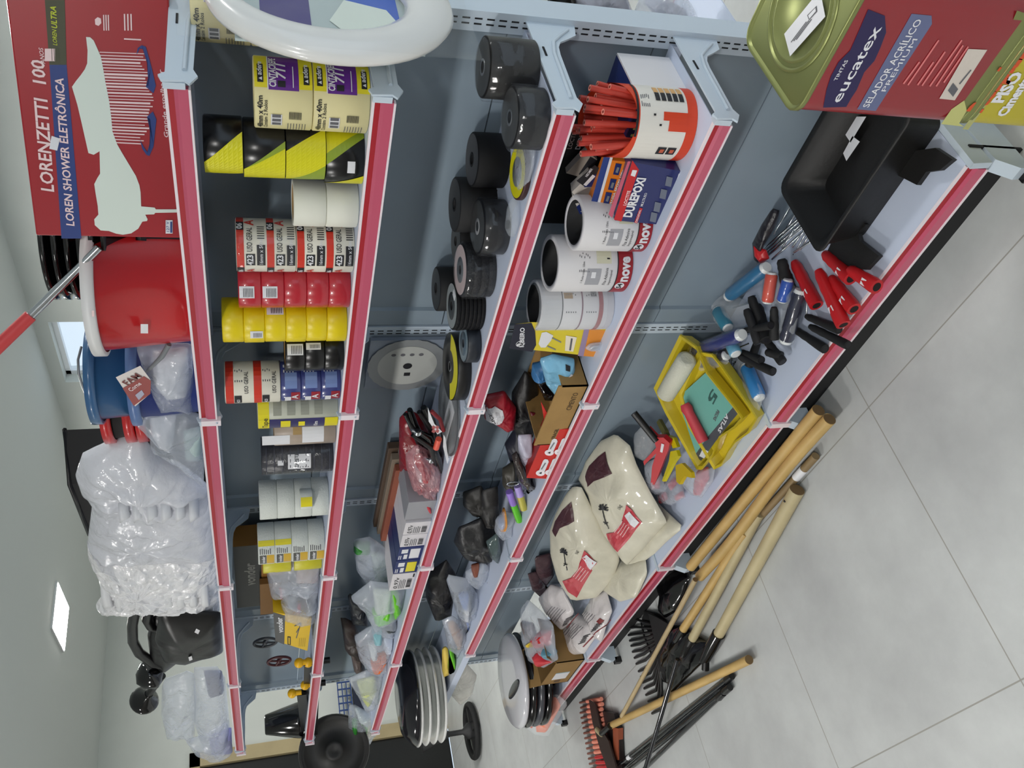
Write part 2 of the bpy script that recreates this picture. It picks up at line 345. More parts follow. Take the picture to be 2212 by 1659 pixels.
def near(u,v,yc,r,s=1):   # centre x of a round thing whose far side is seen at (u,v)
    P=A(u,v,y=yc); d=P-CAM; return P.x-s*r*math.hypot(d.x,d.y)/abs(d.y)
class Pillow:   # an inflated closed skin over a star shaped outline
    def __init__(s,pl,pts,T,seed=0,amp=.15,p=2.2,q=.55,fr=14,back=.6,fine=.12):
        s.fine=fine;
        s.pl=pl; P=[Vector(pl.uv(*z)) for z in pts]; c=sum(P,Vector((0,0)))/len(P); s.c=c; s.T=T; s.amp=amp; s.seed=seed; s.p=p; s.q=q; s.fr=fr; s.bk=back
        s.N=96; s.rho=[]; w0_=pl(c.x,c.y); s.zd=max([z for z in Z if z<w0_.z+.02] or [-9]); s.zu=min([z for z in Z if z>s.zd+.1] or [9])-.037; s.on=w0_.x<3.72 and w0_.y>-.05 and s.zd>0
        for k in range(s.N):
            th=2*PI*k/s.N; d=Vector((math.cos(th),math.sin(th))); best=0
            for i in range(len(P)):
                a=P[i]-c; e=P[(i+1)%len(P)]-P[i]; den=d.x*e.y-d.y*e.x
                if abs(den)<1e-12: continue
                t=(a.x*e.y-a.y*e.x)/den; w_=(a.x*d.y-a.y*d.x)/den
                if t>0 and -1e-6<=w_<=1+1e-6: best=max(best,t)
            s.rho.append(best or .01)
    def h(s,a,b):
        q=Vector((a,b))-s.c; r=q.length; th=math.atan2(q.y,q.x)%(2*PI)*s.N/(2*PI); i=int(th)%s.N; f=th-int(th)
        t=min(1,r/(s.rho[i]*(1-f)+s.rho[(i+1)%s.N]*f)); e=max(0,1-t**s.p)**s.q
        k=Vector((a*s.fr+s.seed*5.3,b*s.fr,s.seed*1.7)); nz=noise.noise(k)+.5*noise.noise(k*2.1)+.3*abs(noise.noise(k*4.3))+s.fine*(noise.noise(k*7.7)+.7*abs(noise.noise(k*15)))
        return s.T*e*(1+s.amp*2.2*nz)
    def fit(s,p):   # goods lie on the deck and against the panel, never through them
        if s.on:
            if 0<p.x<3.68: p.y=max(p.y,.003)
            if p.y<(D[4] if s.zd<.3 else .274)+.01: p.z=min(max(p.z,s.zd+.0025),s.zu)
        return p
    def __call__(s,a,b,off=0): return s.fit(s.pl(a,b,s.h(a,b)+off))
    def skin(s,mb,m,rings=12,edge=0):
        for sg in (1,-1):
            vs_=[];fs=[];N=s.N
            for i in range(rings+1):
                t=math.sin(PI/2*i/rings)
                for k in range(N):
                    th=2*PI*k/N; a=s.c.x+math.cos(th)*s.rho[k]*t; b=s.c.y+math.sin(th)*s.rho[k]*t
                    hh=s.h(a,b); vs_.append(s.fit(s.pl(a,b,hh if sg>0 else -hh*s.bk)))
            for i in range(rings):
                for k in range(N):
                    k2=(k+1)%N; f=(i*N+k,(i+1)*N+k,(i+1)*N+k2,i*N+k2); fs.append(f if sg>0 else f[::-1])
            mb.add(vs_,fs,m,m.name not in FILMS)
        return s
def MBt(t):
    b=MB(); b.M=Matrix.Translation(-t.location); return b
def bag(name,label,cat,pl,pts,T,m=None,inner=(),seed=0,amp=.15,group=None,deco=None,back=.6,fr=14,partname='bag_skin'):
    pw=Pillow(pl,pts,T,seed,amp,fr=fr,back=back,fine=.4 if (m or CLEARD).name in FILMS else .12); t=thing(name,label,cat,pl(pw.c.x,pw.c.y),0,group)
    b=MBt(t); pw.skin(b,m or CLEARD,18 if (m or CLEARD).name in FILMS else 14)
    if deco: deco(b,pw,pl)
    b.build(partname,t)
    for nm,ip,iT,im in inner:
        q=Pillow(pl,ip,iT,seed+3,.12,back=back); b=MBt(t); q.skin(b,im,8); b.build(nm,t)
    return t
PF=lambda y: Pl((0,y,0)); PZ=lambda z: Pl((0,0,z),(0,0,1))
TEXTW=mat((240,225,228),.5); NAVY=mat((24,40,100),.4)
# ================= top shelf =================
z1=1.687
N_=Vector((.008,.076,z1)); F_=Vector((.352,.265,z1)); dv=(N_-F_).normalized(); nrm=Vector((0,0,1)).cross(-dv).normalized(); nrm=nrm if nrm.y>0 else -nrm
pl=Pl(F_,nrm); T=thing('shower_box','red electric shower box standing at the near end of the top shelf','box',F_)
b=MBt(T); W_=.43; Hb=.247
BR=mat((158,22,34),.35,coat=.3)
for a0,a1,b0,b1 in [(0,W_,0,Hb)]:
    b.add([pl(a,bb,off) for a in (a0,a1) for bb in (b0,b1) for off in (0,-.1)],[(0,4,6,2),(1,3,7,5),(0,1,5,4),(2,6,7,3),(0,2,3,1),(4,5,7,6)],BR)
b.build('carton',T,bevel=.003)
b=MBt(T); OL=mat((72,72,52),.5); BL=mat((30,56,122),.4); PK=mat((236,208,208),.5); YG=mat((190,200,50),.5); PW=mat((216,226,216),.5)
c=lambda L_,s=3.95,ox=0,oy=0:[(x/s+ox,y/s+oy) for x,y in L_]
puv(b,pl,[(97,0),(140,0),(144,140),(107,140)],OL); puv(b,pl,[(107,140),(144,140),(176,515),(133,515)],BL)
sil=c([(735,315),(770,318),(800,345),(825,400),(860,480),(880,580),(900,700),(930,850),(950,1000),(960,1120),(1000,1230),(1040,1300),(1100,1400),(1160,1500),(1190,1580)])+c([(1200,60),(1205,180),(1320,190),(1330,205),(1510,205),(1510,232),(1325,235),(1315,248),(1240,250),(1260,290),(1255,305),(1215,310),(1180,370),(1120,410),(1050,422),(990,412),(930,390),(860,385),(810,340),(805,290),(840,250),(835,180),(815,60)],3.95,0,400)+c([(805,1570),(830,1520),(855,1480),(850,1290),(800,1320),(755,1305),(700,1060),(660,890),(615,740),(650,690),(690,640),(725,590),(745,540),(748,430)])
puv(b,pl,sil,PW,.0012)
rnd=random.Random(4)
for i in range(30):
    y=445+i*26.5; x0=850+max(0,(y-445))*.13
    x1=1240+100*math.exp(-((y-850)/230)**2)-rnd.uniform(0,60); luv(b,pl,(x0/3.95,y/3.95),(x1/3.95,(y+14)/3.95),rnd.uniform(1.6,4.5),PK,.001)
for pts in ([(1165,470),(1175,410),(1210,385),(1245,400),(1290,560),(1330,730),(1355,740),(1310,795),(1245,740),(1268,730),(1262,560),(1225,420),(1195,410)],[(1195,1190),(1215,1270),(1250,1320),(1275,1330),(1310,1250),(1335,1020),(1362,1000),(1305,950),(1255,995),(1282,1015),(1285,1200),(1260,1300),(1225,1250)]):
    q=c(pts); m_=len(pts)
    for i in range(m_//2): 
        j=m_-1-i; i2=i+1; j2=j-1
        if i2<j2: puv(b,pl,[q[i],q[i2],q[j2],q[j]],BL,.0018)
tuv(b,pl,'LORENZETTI',(117,416),(102,213),27,PK,.02,.1); tuv(b,pl,'100',(100,189),(95,131),27,PK,.02,.1); tuv(b,pl,'ANOS',(98,138),(93,103),9,PK,.01,.2)
tuv(b,pl,'LOREN SHOWER ELETRÔNICA',(161,489),(137,169),17,PK,.02,.1); tuv(b,pl,'LOREN',(124,99),(122,64),9,YG,.01,.2); tuv(b,pl,'ULTRA',(124,63),(121,14),12,YG,.02,.2)
tuv(b,pl,'Grande espalhador',(364,298),(352,150),9,PK,.01,.1)
for i in range(3): luv(b,pl,(225+i*5,66),(224+i*5,32),2.5,PK); luv(b,pl,(270+i*7,66),(269+i*7,30),3,PK)
b.lathe([(0,0),(.007,0)],PK,12,o=pl(*pl.uv(212,48),.002)) if 0 else puv(b,pl,[(205,42),(211,37),(218,40),(219,50),(213,56),(206,53)],PK)
luv(b,pl,(268,84),(305,86),3,PK); luv(b,pl,(108,105),(108,132),22,PK); 
for i in range(4): luv(b,pl,(112+i*5,104),(113+i*5,131),1.2,OL,.0014)
b.build('front_print',T)
b=MBt(T); puv(b,pl,[(112,293),(130,299),(124,325),(107,321)],LABEL,.0022); b.build('price_sticker',T); b=MBt(T); puv(b,pl,[(358,475),(373,475),(373,504),(358,504)],LABEL,.0022)
tuv(b,pl,'127 V',(366,502),(365,478),6,BL,off=.003); luv(b,pl,(370,502),(370,478),4,BL,.003); b.build('voltage_sticker',T)
# buckets
def bucket(name,label,xc,yc,z0,r0,r1,h,m,rimm=None,nr=1,group=None,band=None):
    t=thing(name,label,'bucket',(xc,yc,z0),0,group); b=MB()
    b.lathe([(0,0),(r0,0),(r0+.003,.008),(r1,h-.02),(r1+.006,h-.02),(r1+.008,h),(r1-.004,h),(r0-.003,.01),(0,.008)],m,48); b.build('body',t)
    if rimm: MB().lathe([(r1+.004,h-.022),(r1+.013,h-.02),(r1+.013,h+.002),(r1+.003,h+.003)],rimm,48).build('rim',t)
    return t
MR=mat((196,30,34),.28,coat=.4)
xb=near(405,741,.135,.125)
T=bucket('bucket','bright red plastic bucket with white rim band on the top shelf',xb,.135,z1,.118,.138,.2,MR,mat((222,222,222),.4))
b=MB(); b.M=Matrix.Translation((-xb,-.135,-z1)); pb=Pl((0,.27,0)); puv(b,pb,[(304,697),(320,697),(320,717),(304,717)],LABEL,.004); puv(b,pb,[(199,666),(204,666),(204,679),(199,679)],PK,.006); b.build('price_sticker',T)
p0=A(175,577,y=.19); p1=A(66,682,y=.26); p2=A(0,745,y=.303); d_=(p2-p1).normalized(); p0=p1-(p1-A(230,520,y=.17)).normalized()*.19
T=thing('mop_pole','chrome pole with red grip sticking up out of the red bucket','pole',p0)
MBt(T).cyl(p0,p1,.0085,CHROME,n=16).build('pole',T); MBt(T).cyl(p1,p2+d_*.05,.0125,mat((200,64,66),.45),r1=.0135,n=18).build('grip',T)
xs=near(150,645,.04,.14); t=0
for i in range(6):
    zz=z1+.105+i*.0225
    MB().lathe([(0,0),(.095,0),(.134,.05),(.143,.052),(.143,.06),(.136,.06),(.095,.008),(0,.006)],BLACKG,40).build('basin',None,'glossy black basin in the stack behind the red bucket, '+['lowest','second from the bottom','third from the bottom','third from the top','second from the top','topmost'][i],'basin','stacked black basins',loc=(xs,.04,zz))
bucket('bucket','black bucket that carries the stack of glossy basins',xs,.04,z1,.09,.105,.103,BLACKG)
xq=near(215,835,.0,.12)
SB=mat((50,96,142),.3,coat=.5); DB=mat((28,48,122),.4,coat=.3)
T=bucket('bucket','steel blue bucket with wire clasp nested above a dark blue one',xq,.11,z1+.11,.1,.113,.14,SB,SB)
b=MB(); b.tube([(.123*math.cos(a),.123*math.sin(a),.14+.012*math.sin(3*a)) for a in [PI*.2+i*PI/12 for i in range(10)]],.003,SILVER,6); b.build('wire_handle',T)
bucket('bucket','dark blue bucket under the steel blue bucket',xq,.11,z1,.1,.12,.16,DB,mat((92,120,170),.3))
xr=near(250,965,.07,.132)
for i,(zz,mm) in enumerate([(0,BLACKM),(.028,BLACKM),(.08,BLACKM)]):
    T=thing('bucket',['black bucket with red rim, lowest of the three behind the bagged fittings','black bucket with red rim, middle of the three nested','black bucket with wide red rim, topmost of the three nested'][i],'bucket',(xr,.06,z1+zz),0,'black buckets with red rims')
    MB().lathe([(0,0),(.1,0),(.122,.165),(.116,.165),(.094,.008),(0,.006)],mm,44).build('body',T); MB().lathe([(.122,.142),(.131,.144),(.133,.166),(.119,.168)],MR,44).build('rim',T)
b=MB(); a,c_,d_=Vector((1.45,-.085,2.1)),Vector((1.584,.02,2.1)),Vector((1.944,-.003,2.1)); e_=a+d_-c_
b.add([a,c_,d_,e_]+[Vector((q.x,q.y,z1)) for q in (a,c_,d_,e_)],[(0,1,5,4),(1,2,6,5),(2,3,7,6),(3,0,4,7),(4,5,6,7),(0,3,2,1)],BLACKM)
b.tube([a,c_,d_,e_],.007,BLACK,6,closed=True); b.build('storage_tub',None,'tall matte black plastic tub standing behind the red rimmed buckets','tub')
# bagged white fittings
PLW=mat((214,216,222),.35)
def crumple_bag(name,label,c,r,m,seed,amp=.22,e=.8,fr=14,group=None,n=30,k=18,rot=None):
    T=thing(name,label,'bag',c,0,group); b=MB(); b.ell((0,0,0),r,m,n,k,e,amp,fr,seed,True,rot); b.build('bag_skin',T); return T
pl=PF(.19)
T=bag('plastic_bag','clear bag of white shower fittings with grey hose beside the red bucket','bag',pl,[(294,744),(415,744),(420,880),(380,875),(345,880),(310,800)],.05,CLEARD,[('shower_head',[(330,760),(405,750),(410,850),(360,860),(330,820)],.036,PLW)],1,.2)
b=MBt(T); b.tube([A(365,744,y=.24),A(350,770,y=.245),A(325,795,y=.235),A(313,805,y=.22)],[.006,.006,.004,.002],GREY); b.build('hose',T)
pt=Pl((0,.25,0)); T=thing('hang_tag','white and brick red paper hang tag reading FAM','tag',pt(*pt.uv(285,830)))
b=MBt(T); puv(b,pt,[(250,815),(303,790),(325,820),(325,850),(292,878)],mat((222,214,210),.6),0); puv(b,pt,[(265,838),(311,812),(326,822),(325,850),(289,876)],mat((150,66,62),.5),.001)
tuv(b,pt,'FAM',(276,832),(307,812),12,mat((110,40,36),.5),.02,off=.002); tuv(b,pt,'Corne',(283,845),(307,828),8,TEXTW,.01,.3,off=.002); puv(b,pt,[(292,852),(306,841),(312,850),(300,863)],mat((170,170,190),.5),.002); b.build('printed_face',T)
bag('plastic_bag','clear bag of shower heads with a pale green hose, before the red rimmed buckets','bag',PF(.2),[(285,880),(310,868),(340,880),(400,885),(440,900),(442,985),(440,1050),(400,1010),(360,985),(325,960),(318,910),(288,905)],.045,CLEARD,[('shower_head',[(290,880),(312,872),(316,905),(296,908)],.03,PLW),('shower_head',[(322,885),(382,890),(372,975),(345,960),(325,930)],.034,PLW),('hose_coil',[(395,930),(438,920),(438,990),(400,990)],.03,mat((176,196,196),.35))],2,.2)
T=bag('plastic_bag','large inflated wrap of stacked white cups, its top bulging highest','bag',PF(.15),[(245,950),(300,935),(325,965),(345,990),(400,1010),(450,1050),(458,1130),(462,1170),(200,1150),(200,1085),(175,1060),(163,1025),(178,980)],.075,WRAP,[],3,.16,fr=18)
b=MBt(T)
for i in range(6): q=A(270+i*30,1095,y=.2); b.lathe([(.0,-.012),(.03,-.012),(.045,.012),(.0,.012)],PLW,20,o=q)
b.build('cups',T)
T=bag('plastic_bag','wrapped sleeve of white cups in the middle of the wrapped white goods','bag',PF(.15),[(200,1080),(462,1075),(468,1200),(205,1205),(188,1180)],.07,WRAP,[],4,.15,fr=18)
T=bag('plastic_bag','flat white discs in tight shrink wrap at the far end of the wrapped goods','bag',PF(.15),[(188,1165),(215,1200),(468,1195),(472,1265),(475,1322),(340,1310),(212,1316),(207,1306),(222,1290),(212,1240),(190,1200)],.07,WRAPO,[],5,.12,fr=22)
b=MBt(T)
for i in range(9): q=A(235+i*26,1255,y=.13); b.lathe([(0,-.013),(.085,-.013),(.09,-.009),(.09,.009),(.085,.013),(0,.013)],mat((224,225,228),.4),28,o=q)
b.build('discs',T)
# black moulded dust pans with handles and two plungers
pk=PF(.13)
for i,(pts,lab) in enumerate([([(345,1318),(478,1322),(482,1405),(400,1430),(352,1425),(335,1380)],'black moulded plastic scoop leaning forward over the top rail'),([(330,1330),(440,1320),(420,1400),(350,1452),(325,1425),(318,1370)],'black moulded plastic scoop behind the forward leaning one')]):
    T=bag('plastic_scoop',lab,'scoop',PF(.2-.07*i),pts,.05,BLACK,[],i,.04,'black plastic scoops',partname='pan')
    b=MBt(T); 
    if i==0: puv(b,PF(.27),[(424,1358),(432,1362),(428,1370),(420,1366)],LABEL,.0); puv(b,PF(.255),[(407,1420),(414,1417),(416,1425),(409,1428)],LABEL,.0)
    b.build('price_sticker',T) if b.v else None
for pts,lab in [([(292,1318),(286,1350),(287,1385),(300,1410),(330,1432),(350,1436)],'black bent tube hoop, outermost of the two above the scoops'),([(322,1318),(318,1338),(326,1352),(345,1356),(360,1352),(372,1368),(360,1400),(345,1425)],'black bent tube hoop, inner of the two above the scoops')]:
    q=[A(x,y,y=.15) for x,y in pts]; T=thing('tube_hoop',lab,'hoop',q[0],0,'black tube hoops'); b=MBt(T); b.tube(q,.019,BLACK,12); b.build('tube',T)
for (u,v),lab,s_ in [((325,1458),'glossy black rubber bulb of a plunger nearer the scoops',1),((312,1512),'glossy black rubber bulb of a plunger sticking out farthest',1)]:
    q=A(u,v,y=.15); q2=A(345,1445,y=.13) if v<1480 else A(350,1460,y=.13)
    T=thing('plunger',lab,'plunger',q,0,'glossy black plungers'); b=MBt(T)
    ax=(q-q2).normalized(); b.M=Matrix.Translation(q-T.location)@ax.to_track_quat('Z','Y').to_matrix().to_4x4()
    b.lathe([(.018,-.06),(.02,-.045),(.05,-.02),(.062,.0),(.06,.012),(.035,.045),(0,.06)],BLACKG,24); b.build('cup',T)
    MBt(T).cyl(q2,q-ax*.04,.016,BLACK,n=12).build('stem',T)
bag('plastic_bag','clear bag beside the black scoops near the far end of the top shelf','bag',PF(.16),[(350,1470),(418,1445),(425,1500),(420,1600),(400,1585),(360,1590),(348,1540)],.07,CLEARD,[],7,.2)
bag('plastic_bag','clear bag with grey contents hugging the far end of the top rail','bag',PF(.18),[(418,1442),(484,1440),(492,1520),(500,1600),(480,1640),(440,1622),(420,1560)],.07,CLEARD,[('contents',[(440,1450),(480,1450),(484,1490),(450,1500)],.04,mat((120,120,135),.4))],8,.2)
T=bag('plastic_bag','bag of lilac combs at the very end of the top shelf','bag',PF(.2),[(402,1600),(440,1590),(492,1560),(504,1620),(488,1636),(450,1632),(418,1620)],.05,CLEARD,[('comb',[(452,1590),(500,1570),(502,1625),(455,1628)],.03,mat((150,150,205),.35))],9,.2)
# hanging toilet seat at the near end and its insert
xs=-.075; yc_,zc_=.135,1.432
T=thing('toilet_seat','white padded toilet seat in clear film hanging at the near end','toilet seat',(xs,yc_,zc_)); b=MB()
def seat(t,k):  # outline in (y,z): round at the bottom, straighter at the top
    a=2*PI*t; return (.166*math.cos(a)*k,(.2*math.sin(a) if math.sin(a)<0 else .2*math.sin(a))*k)
rings=[]
for i in range(64):
    a=2*PI*i/64; ring=[]
    for j in range(12):
        g=2*PI*j/12; oy,oz=.185*math.cos(a),.207*math.sin(a)-.008
        iy,iz=.105*math.cos(a),(.13 if a>PI else .15)*math.sin(a)-.0
        cy,cz=(oy+iy)/2,(oz+iz)/2; hw=math.hypot(oy-iy,oz-iz)/2
        ring.append((-.022*math.sin(g),cy+math.cos(a)*hw*math.cos(g),cz+math.sin(a)*hw*math.cos(g)))
    rings.append(ring)
b.loop(rings,mat((222,222,220),.25,coat=.6),closed=True,cap=False); b.build('seat_ring',T)
b=MB(); b.grid(lambda u,v:(-.025+.003*noise.noise(Vector((u*9,v*9,2))),-.19+.38*u,-.23+.46*v),24,24,SHINE); b.build('film',T)
b=MB(); f=Pl((.012,0,0),(-1,0,0)); b.box(.012,.016,-.11,.125,-.15,.15,mat((176,190,190),.4)); 
for a0,a1,m_ in [(-.12,-.03,mat((44,92,190),.4)),(.03,.11,mat((58,48,120),.4))]: b.decal(f,-.12,.11,a0,a1,m_)
b.poly(f,[(-.1,-.14),(.0,-.1),(.02,-.03),(-.05,-.0),(-.12,-.05)],PW,.0015); b.build('insert_card',T)
# ================= second shelf: tapes =================
z2=1.3605
def va(x,y): return math.atan2(CAM.y-y,CAM.x-x)
def ringp(r,h,ri=.038,e=.002): return [(ri,0),(r-e,0),(r,e),(r,h-e),(r-e,h),(ri,h),(ri,0)]
def roll(name,label,cat,xc,yc,z0,h,r,m,core=None,group=None,deco=None,ri=.038,e=.002,part='tape'):
    T=thing(name,label,cat,(xc,yc,z0),0,group); b=MB(); b.lathe(ringp(r,h,ri,e),m,40)
    f=cmap(r,va(xc,yc))
    TT=b.build(part,T)
    if ri>.02: MB().lathe([(ri-.003,.001),(ri,.001),(ri,h-.001),(ri-.003,h-.001),(ri-.003,.001)],core or CARD,28).build('core',T)
    if deco: b=MB(); deco(b,f,r,h); b.build('label',TT)
    return T
CRM=mat((222,212,160),.55); MY=mat((224,210,30),.4); PUR=mat((96,32,138),.4); 
def d_mask(b,f,r,h,s=1):
    a0,a1=.012*s-.004,.078*s
    b.decal(f,a0,a1,0.001,h-.001,MY,8); b.decal(f,a0-.003,a1,h*.24,h*.76,PUR,8,off=.0009); b.decal(f,a0-.003,a1,h*.755,h*.775,LABEL,8,off=.001)
    for z in (.84,.06):
        b.decal(f,a0+.008,a0+.042,h*z,h*(z+.1),INK,6,off=.0011); b.text('adere',.012,f,a0+.019,h*(z+.025),LABEL,.02,.1,off=.0018)
        b.add([f(a0+.011,h*(z+.02),.0018),f(a0+.017,h*(z+.02),.0018),f(a0+.014,h*(z+.08),.0018)],[(0,1,2)],LABEL)
    b.text('CINTACREPE',.0155,f,a0+.001,h*.63,LABEL,.03,.1,off=.0018,wid=.058); b.text('711',.021,f,a0+.014,h*.47,LABEL,.03,.2,off=.0018)
    b.decal(f,a0+.002,a0+.012,h*.47,h*.6,INK,3,off=.0018); b.decal(f,a0+.002,a0+.04,h*.33,h*.345,LABEL,4,off=.0018)
    b.text('48mm x 40m',.0125,f,-.072,h*.86,INK,.02,off=.0012); b.text('Contém 2 Rolos',.009,f,-.072,h*.78,INK,.01,off=.0012)
    b.decal(f,-.062,-.036,h*.53,h*.72,LABEL,4,off=.0012); 
    for i in range(3): b.decal(f,-.06+i*.009,-.054+i*.009,h*.55,h*.7,INKG,1,off=.0018)
    barcode(b,f,-.05,h*.3,.0,0,n=1) if 0 else [b.decal(f,-.045,-.03,h*(.2+i*.02),h*(.21+i*.02),INK,2,off=.0014) for i in range(11)]
    for i in range(7): b.decal(f,-.078,-.055,h*(.12+i*.05),h*(.12+i*.05)+.0012,INKG,3,off=.0012)
for i,(x,y,z,lab) in enumerate([(.0765,.19,z2,'cream masking tape twin pack with purple label, front bottom'),(.0765,.19,z2+.0975,'cream masking tape twin pack with purple label, front, stacked on another'),(.0,.06,z2+.0975*1,'cream masking tape twin pack in the back row, half hidden by the hanging toilet seat'),(.0,.06,z2,'cream masking tape twin pack, back row, bottom'),(.0,.06,z2+.195,'cream masking tape twin pack at the top of the back row')]):
    roll('masking_tape_pack',lab,'tape',x,y,z,.0965,.0595,CRM,group='masking tape twin packs with purple labels',deco=lambda b,f,r,h:d_mask(b,f,r,h))
T=None
HZY=mat((214,208,20),.35); BK=mat((16,16,18),.25)
HZG=mat((140,160,44),.4)
HZ=[[(HZY,(-110,-39,-75,26))],[(HZY,(-120,-46,-115,0)),(HZG,(-46,-46,0,14))],[(HZY,(-85,-4,-30,45)),(HZG,(-95,-85,-75,-30))],[(HZY,(0,45,55,95)),(HZG,(-22,0,35,55)),(HZY,(-100,-85,-95,-45))]]
def haz(k):
    def g(b,f,r,h):
        for m_,q in HZ[k]:
            q=[math.radians(x)*r for x in q]
            b.grid(lambda u,v: f((q[0]+(q[1]-q[0])*u)*(1-v)+(q[2]+(q[3]-q[2])*u)*v,(h-.0005)*(1-v)+.0005*v,.0007),12,8,m_,False)
        if k==3: b.decal(f,-.035,-.012,h*.25,h*.45,LABEL,2,off=.0014); pass
    return g
zz=[1.575,1.502,1.431,1.3605]; hh=[.066,.0725,.0705,.07]
for k in range(4):
    roll('hazard_tape',['topmost','second from the top','third from the top','bottom'][k]+' black and yellow striped hazard tape roll','tape',.186-.004*(k==0)+.006*(k==3),.2,zz[k],hh[k],.0505+.002*(k>0),BK,group='striped hazard tapes',deco=haz(k))
for k in range(2): roll('foam_tape','plain white double sided tape roll between hazard and crepe tapes, '+['lower','upper'][k],'tape',.312,.2,z2+k*.0625,.062,.046,mat((226,226,214),.6),group='white double sided tapes')
ORG=mat((206,48,28),.45); CRW=mat((226,222,208),.55)
def d_ad(b,f,r,h,k=0):
    for i in range(2):
        z=h*.5*(1-i); hh_=h*.5
        b.decal(f,-.08,.085,z+hh_*.74,z+hh_-.001,ORG,14); b.decal(f,.03,.052,z+hh_*.74,z+hh_-.001,INK,3,off=.001); b.text('06',.015,f,.032,z+hh_*.79,LABEL,.03,off=.0018)
        b.decal(f,-.075,-.052,z+hh_*.74,z+hh_-.001,INK,3,off=.001); b.text('06',.013,f,-.073,z+hh_*.79,LABEL,.03,off=.0018)
        b.decal(f,-.045,-.018,z+hh_*.38,z+hh_*.68,INK,3,off=.001); b.text('423',.016,f,-.043,z+hh_*.45,LABEL,.03,off=.0018)
        b.text('USO GERAL',.015,f,-.014,z+hh_*.47,INK,.01,.1,wid=.05,off=.0012); b.text('A',.024,f,.042,z+hh_*.42,ORG,.03,off=.0014); b.text('A',.02,f,-.072,z+hh_*.42,ORG,.03,off=.0014)
        b.decal(f,-.045,.0,z+hh_*.04,z+hh_*.32,INK,4,off=.001); b.text('16mm x 50m',.010,f,-.043,z+hh_*.12,LABEL,.01,off=.0018)
        for q in range(6): b.decal(f,.012+q*.005,.014+q*.005,z+hh_*.06,z+hh_*.3,INK,1,off=.001)
for k in range(2):
    T=roll('crepe_tape_pack',['lower','upper'][k]+' white and orange crepe tape pack lettered 423 uso geral','tape',.432,.195,z2+k*.117,.116,.054,CRW,group='crepe tape packs lettered 423',deco=d_ad)
    if k: b=MB(); b.lathe([(.03,.118),(.054,.117),(.0562,.11),(.0562,.004)],SHINE,40,wob=.03); b.build('shrink_wrap',T)
TR=mat((184,32,48),.3,coat=.5); TY=mat((230,206,8),.35); TK=mat((14,14,16),.28)
def sticker(a=-.03,w_=.022,z=.2,zz=.8):
    def g(b,f,r,h):
        b.decal(f,a,a+w_,h*z,h*zz,LABEL,3,off=.001)
        for i in range(7): b.decal(f,a+.003,a+w_-.004,h*z+(zz-z)*h*(.1+.1*i),h*z+(zz-z)*h*(.14+.1*i),INK,2,off=.0016)
    return g
ORD=['bottom','second','third','fourth','fifth','topmost']
for k in range(5): roll('red_tape',('topmost ' if k==4 else ORD[k]+' ')+'roll in the pile of glossy red tape','tape',.542,.2,z2+k*.0465,.0462,.05,TR,group='red tape rolls',deco=sticker(-.03,.026,.3,.95) if k in(3,4) else (sticker(.03,.015,.2,.9) if k==0 else None))
for k in range(6): roll('yellow_tape',('topmost ' if k==5 else ORD[k]+' ')+'roll in the pile of bright yellow tape','tape',.656-.002*(k%2),.2,z2+k*.0448,.0446,.05,TY,group='yellow tape rolls',deco=sticker(-.045,.02,.1,.7) if k==4 else (sticker(.01,.022,.1,.9) if k==3 else None))
for k in range(3): roll('black_tape',ORD[k]+' roll in the pile of black tape','tape',.763,.2,z2+k*.0448,.0446,.05,TK,group='black tape rolls',deco=sticker(-.012,.026,.1,.9) if k==2 else (sticker(.0,.016,.2,.95) if k==1 else None))
BLW=mat((58,66,128),.25,coat=.6)
def d_bl(b,f,r,h):
    b.decal(f,-.06,-.03,h*.05,h*.5,mat((150,34,48),.4),4); b.text('A',.022,f,-.052,h*.15,LABEL,.02,off=.0014)
    b.decal(f,-.02,.02,h*.2,h*.8,mat((120,140,190),.2),4); b.decal(f,-.065,-.045,h*.5,h*.8,LABEL,3); lines(b,f,.02,h*.8,.03,4,h*.15,LABEL)
for k in range(3): roll('packing_tape',['bottom','middle','top'][k]+' small tape roll in glossy blue wrapping','tape',.88,.2,z2+k*.0478,.0474,.05,BLW,group='blue wrapped tape rolls',deco=d_bl)
def d_or(b,f,r,h):
    for i in range(2):
        z=h*.5*i; b.decal(f,-.08,.085,z+h*.34,z+h*.48,ORG,14); b.decal(f,-.065,-.035,z+h*.2,z+h*.33,INK,3,off=.001); b.text('423',.01,f,-.062,z+h*.235,LABEL,.02,off=.0016)
        b.text('USO GERAL',.013,f,-.03,z+h*.08,INK,.01,.1,wid=.055,off=.0012); lines(b,f,.0,z+h*.3,.04,4,.005)
roll('crepe_tape_pack','white and orange crepe tape pack resting on the blue wrapped tapes','tape',.88,.2,z2+.144,.128,.051,CRW,group=None,deco=d_or)
NV=mat((52,50,98),.35)
def d_tp(b,f,r,h):
    b.decal(f,-.075,-.03,.002,h-.002,NV,6); b.decal(f,-.075,-.03,h*.86,h-.001,MY,6,off=.001); b.decal(f,-.075,-.03,.001,h*.17,MY,6,off=.001); b.decal(f,-.03,.08,h*.86,h-.001,MY,8)
    b.text('Tape',.018,f,-.062,h*.88,INK,.01,off=.0014); b.decal(f,-.066,-.036,h*.6,h*.72,MY,3,off=.0012); b.decal(f,-.06,-.04,h*.42,h*.5,MY,3,off=.0012); b.text('10m',.014,f,-.065,h*.26,LABEL,.02,off=.0014)
    for q in range(4): b.decal(f,-.02,.03,h*(.2+.17*q),h*(.3+.17*q),mat((150,152,138),.5),6,off=.001)
roll('mounting_tape_pack','tall translucent tape pack with yellow and navy bands','tape',.992,.2,z2,.198,.05,mat((188,190,174),.4),deco=d_tp)
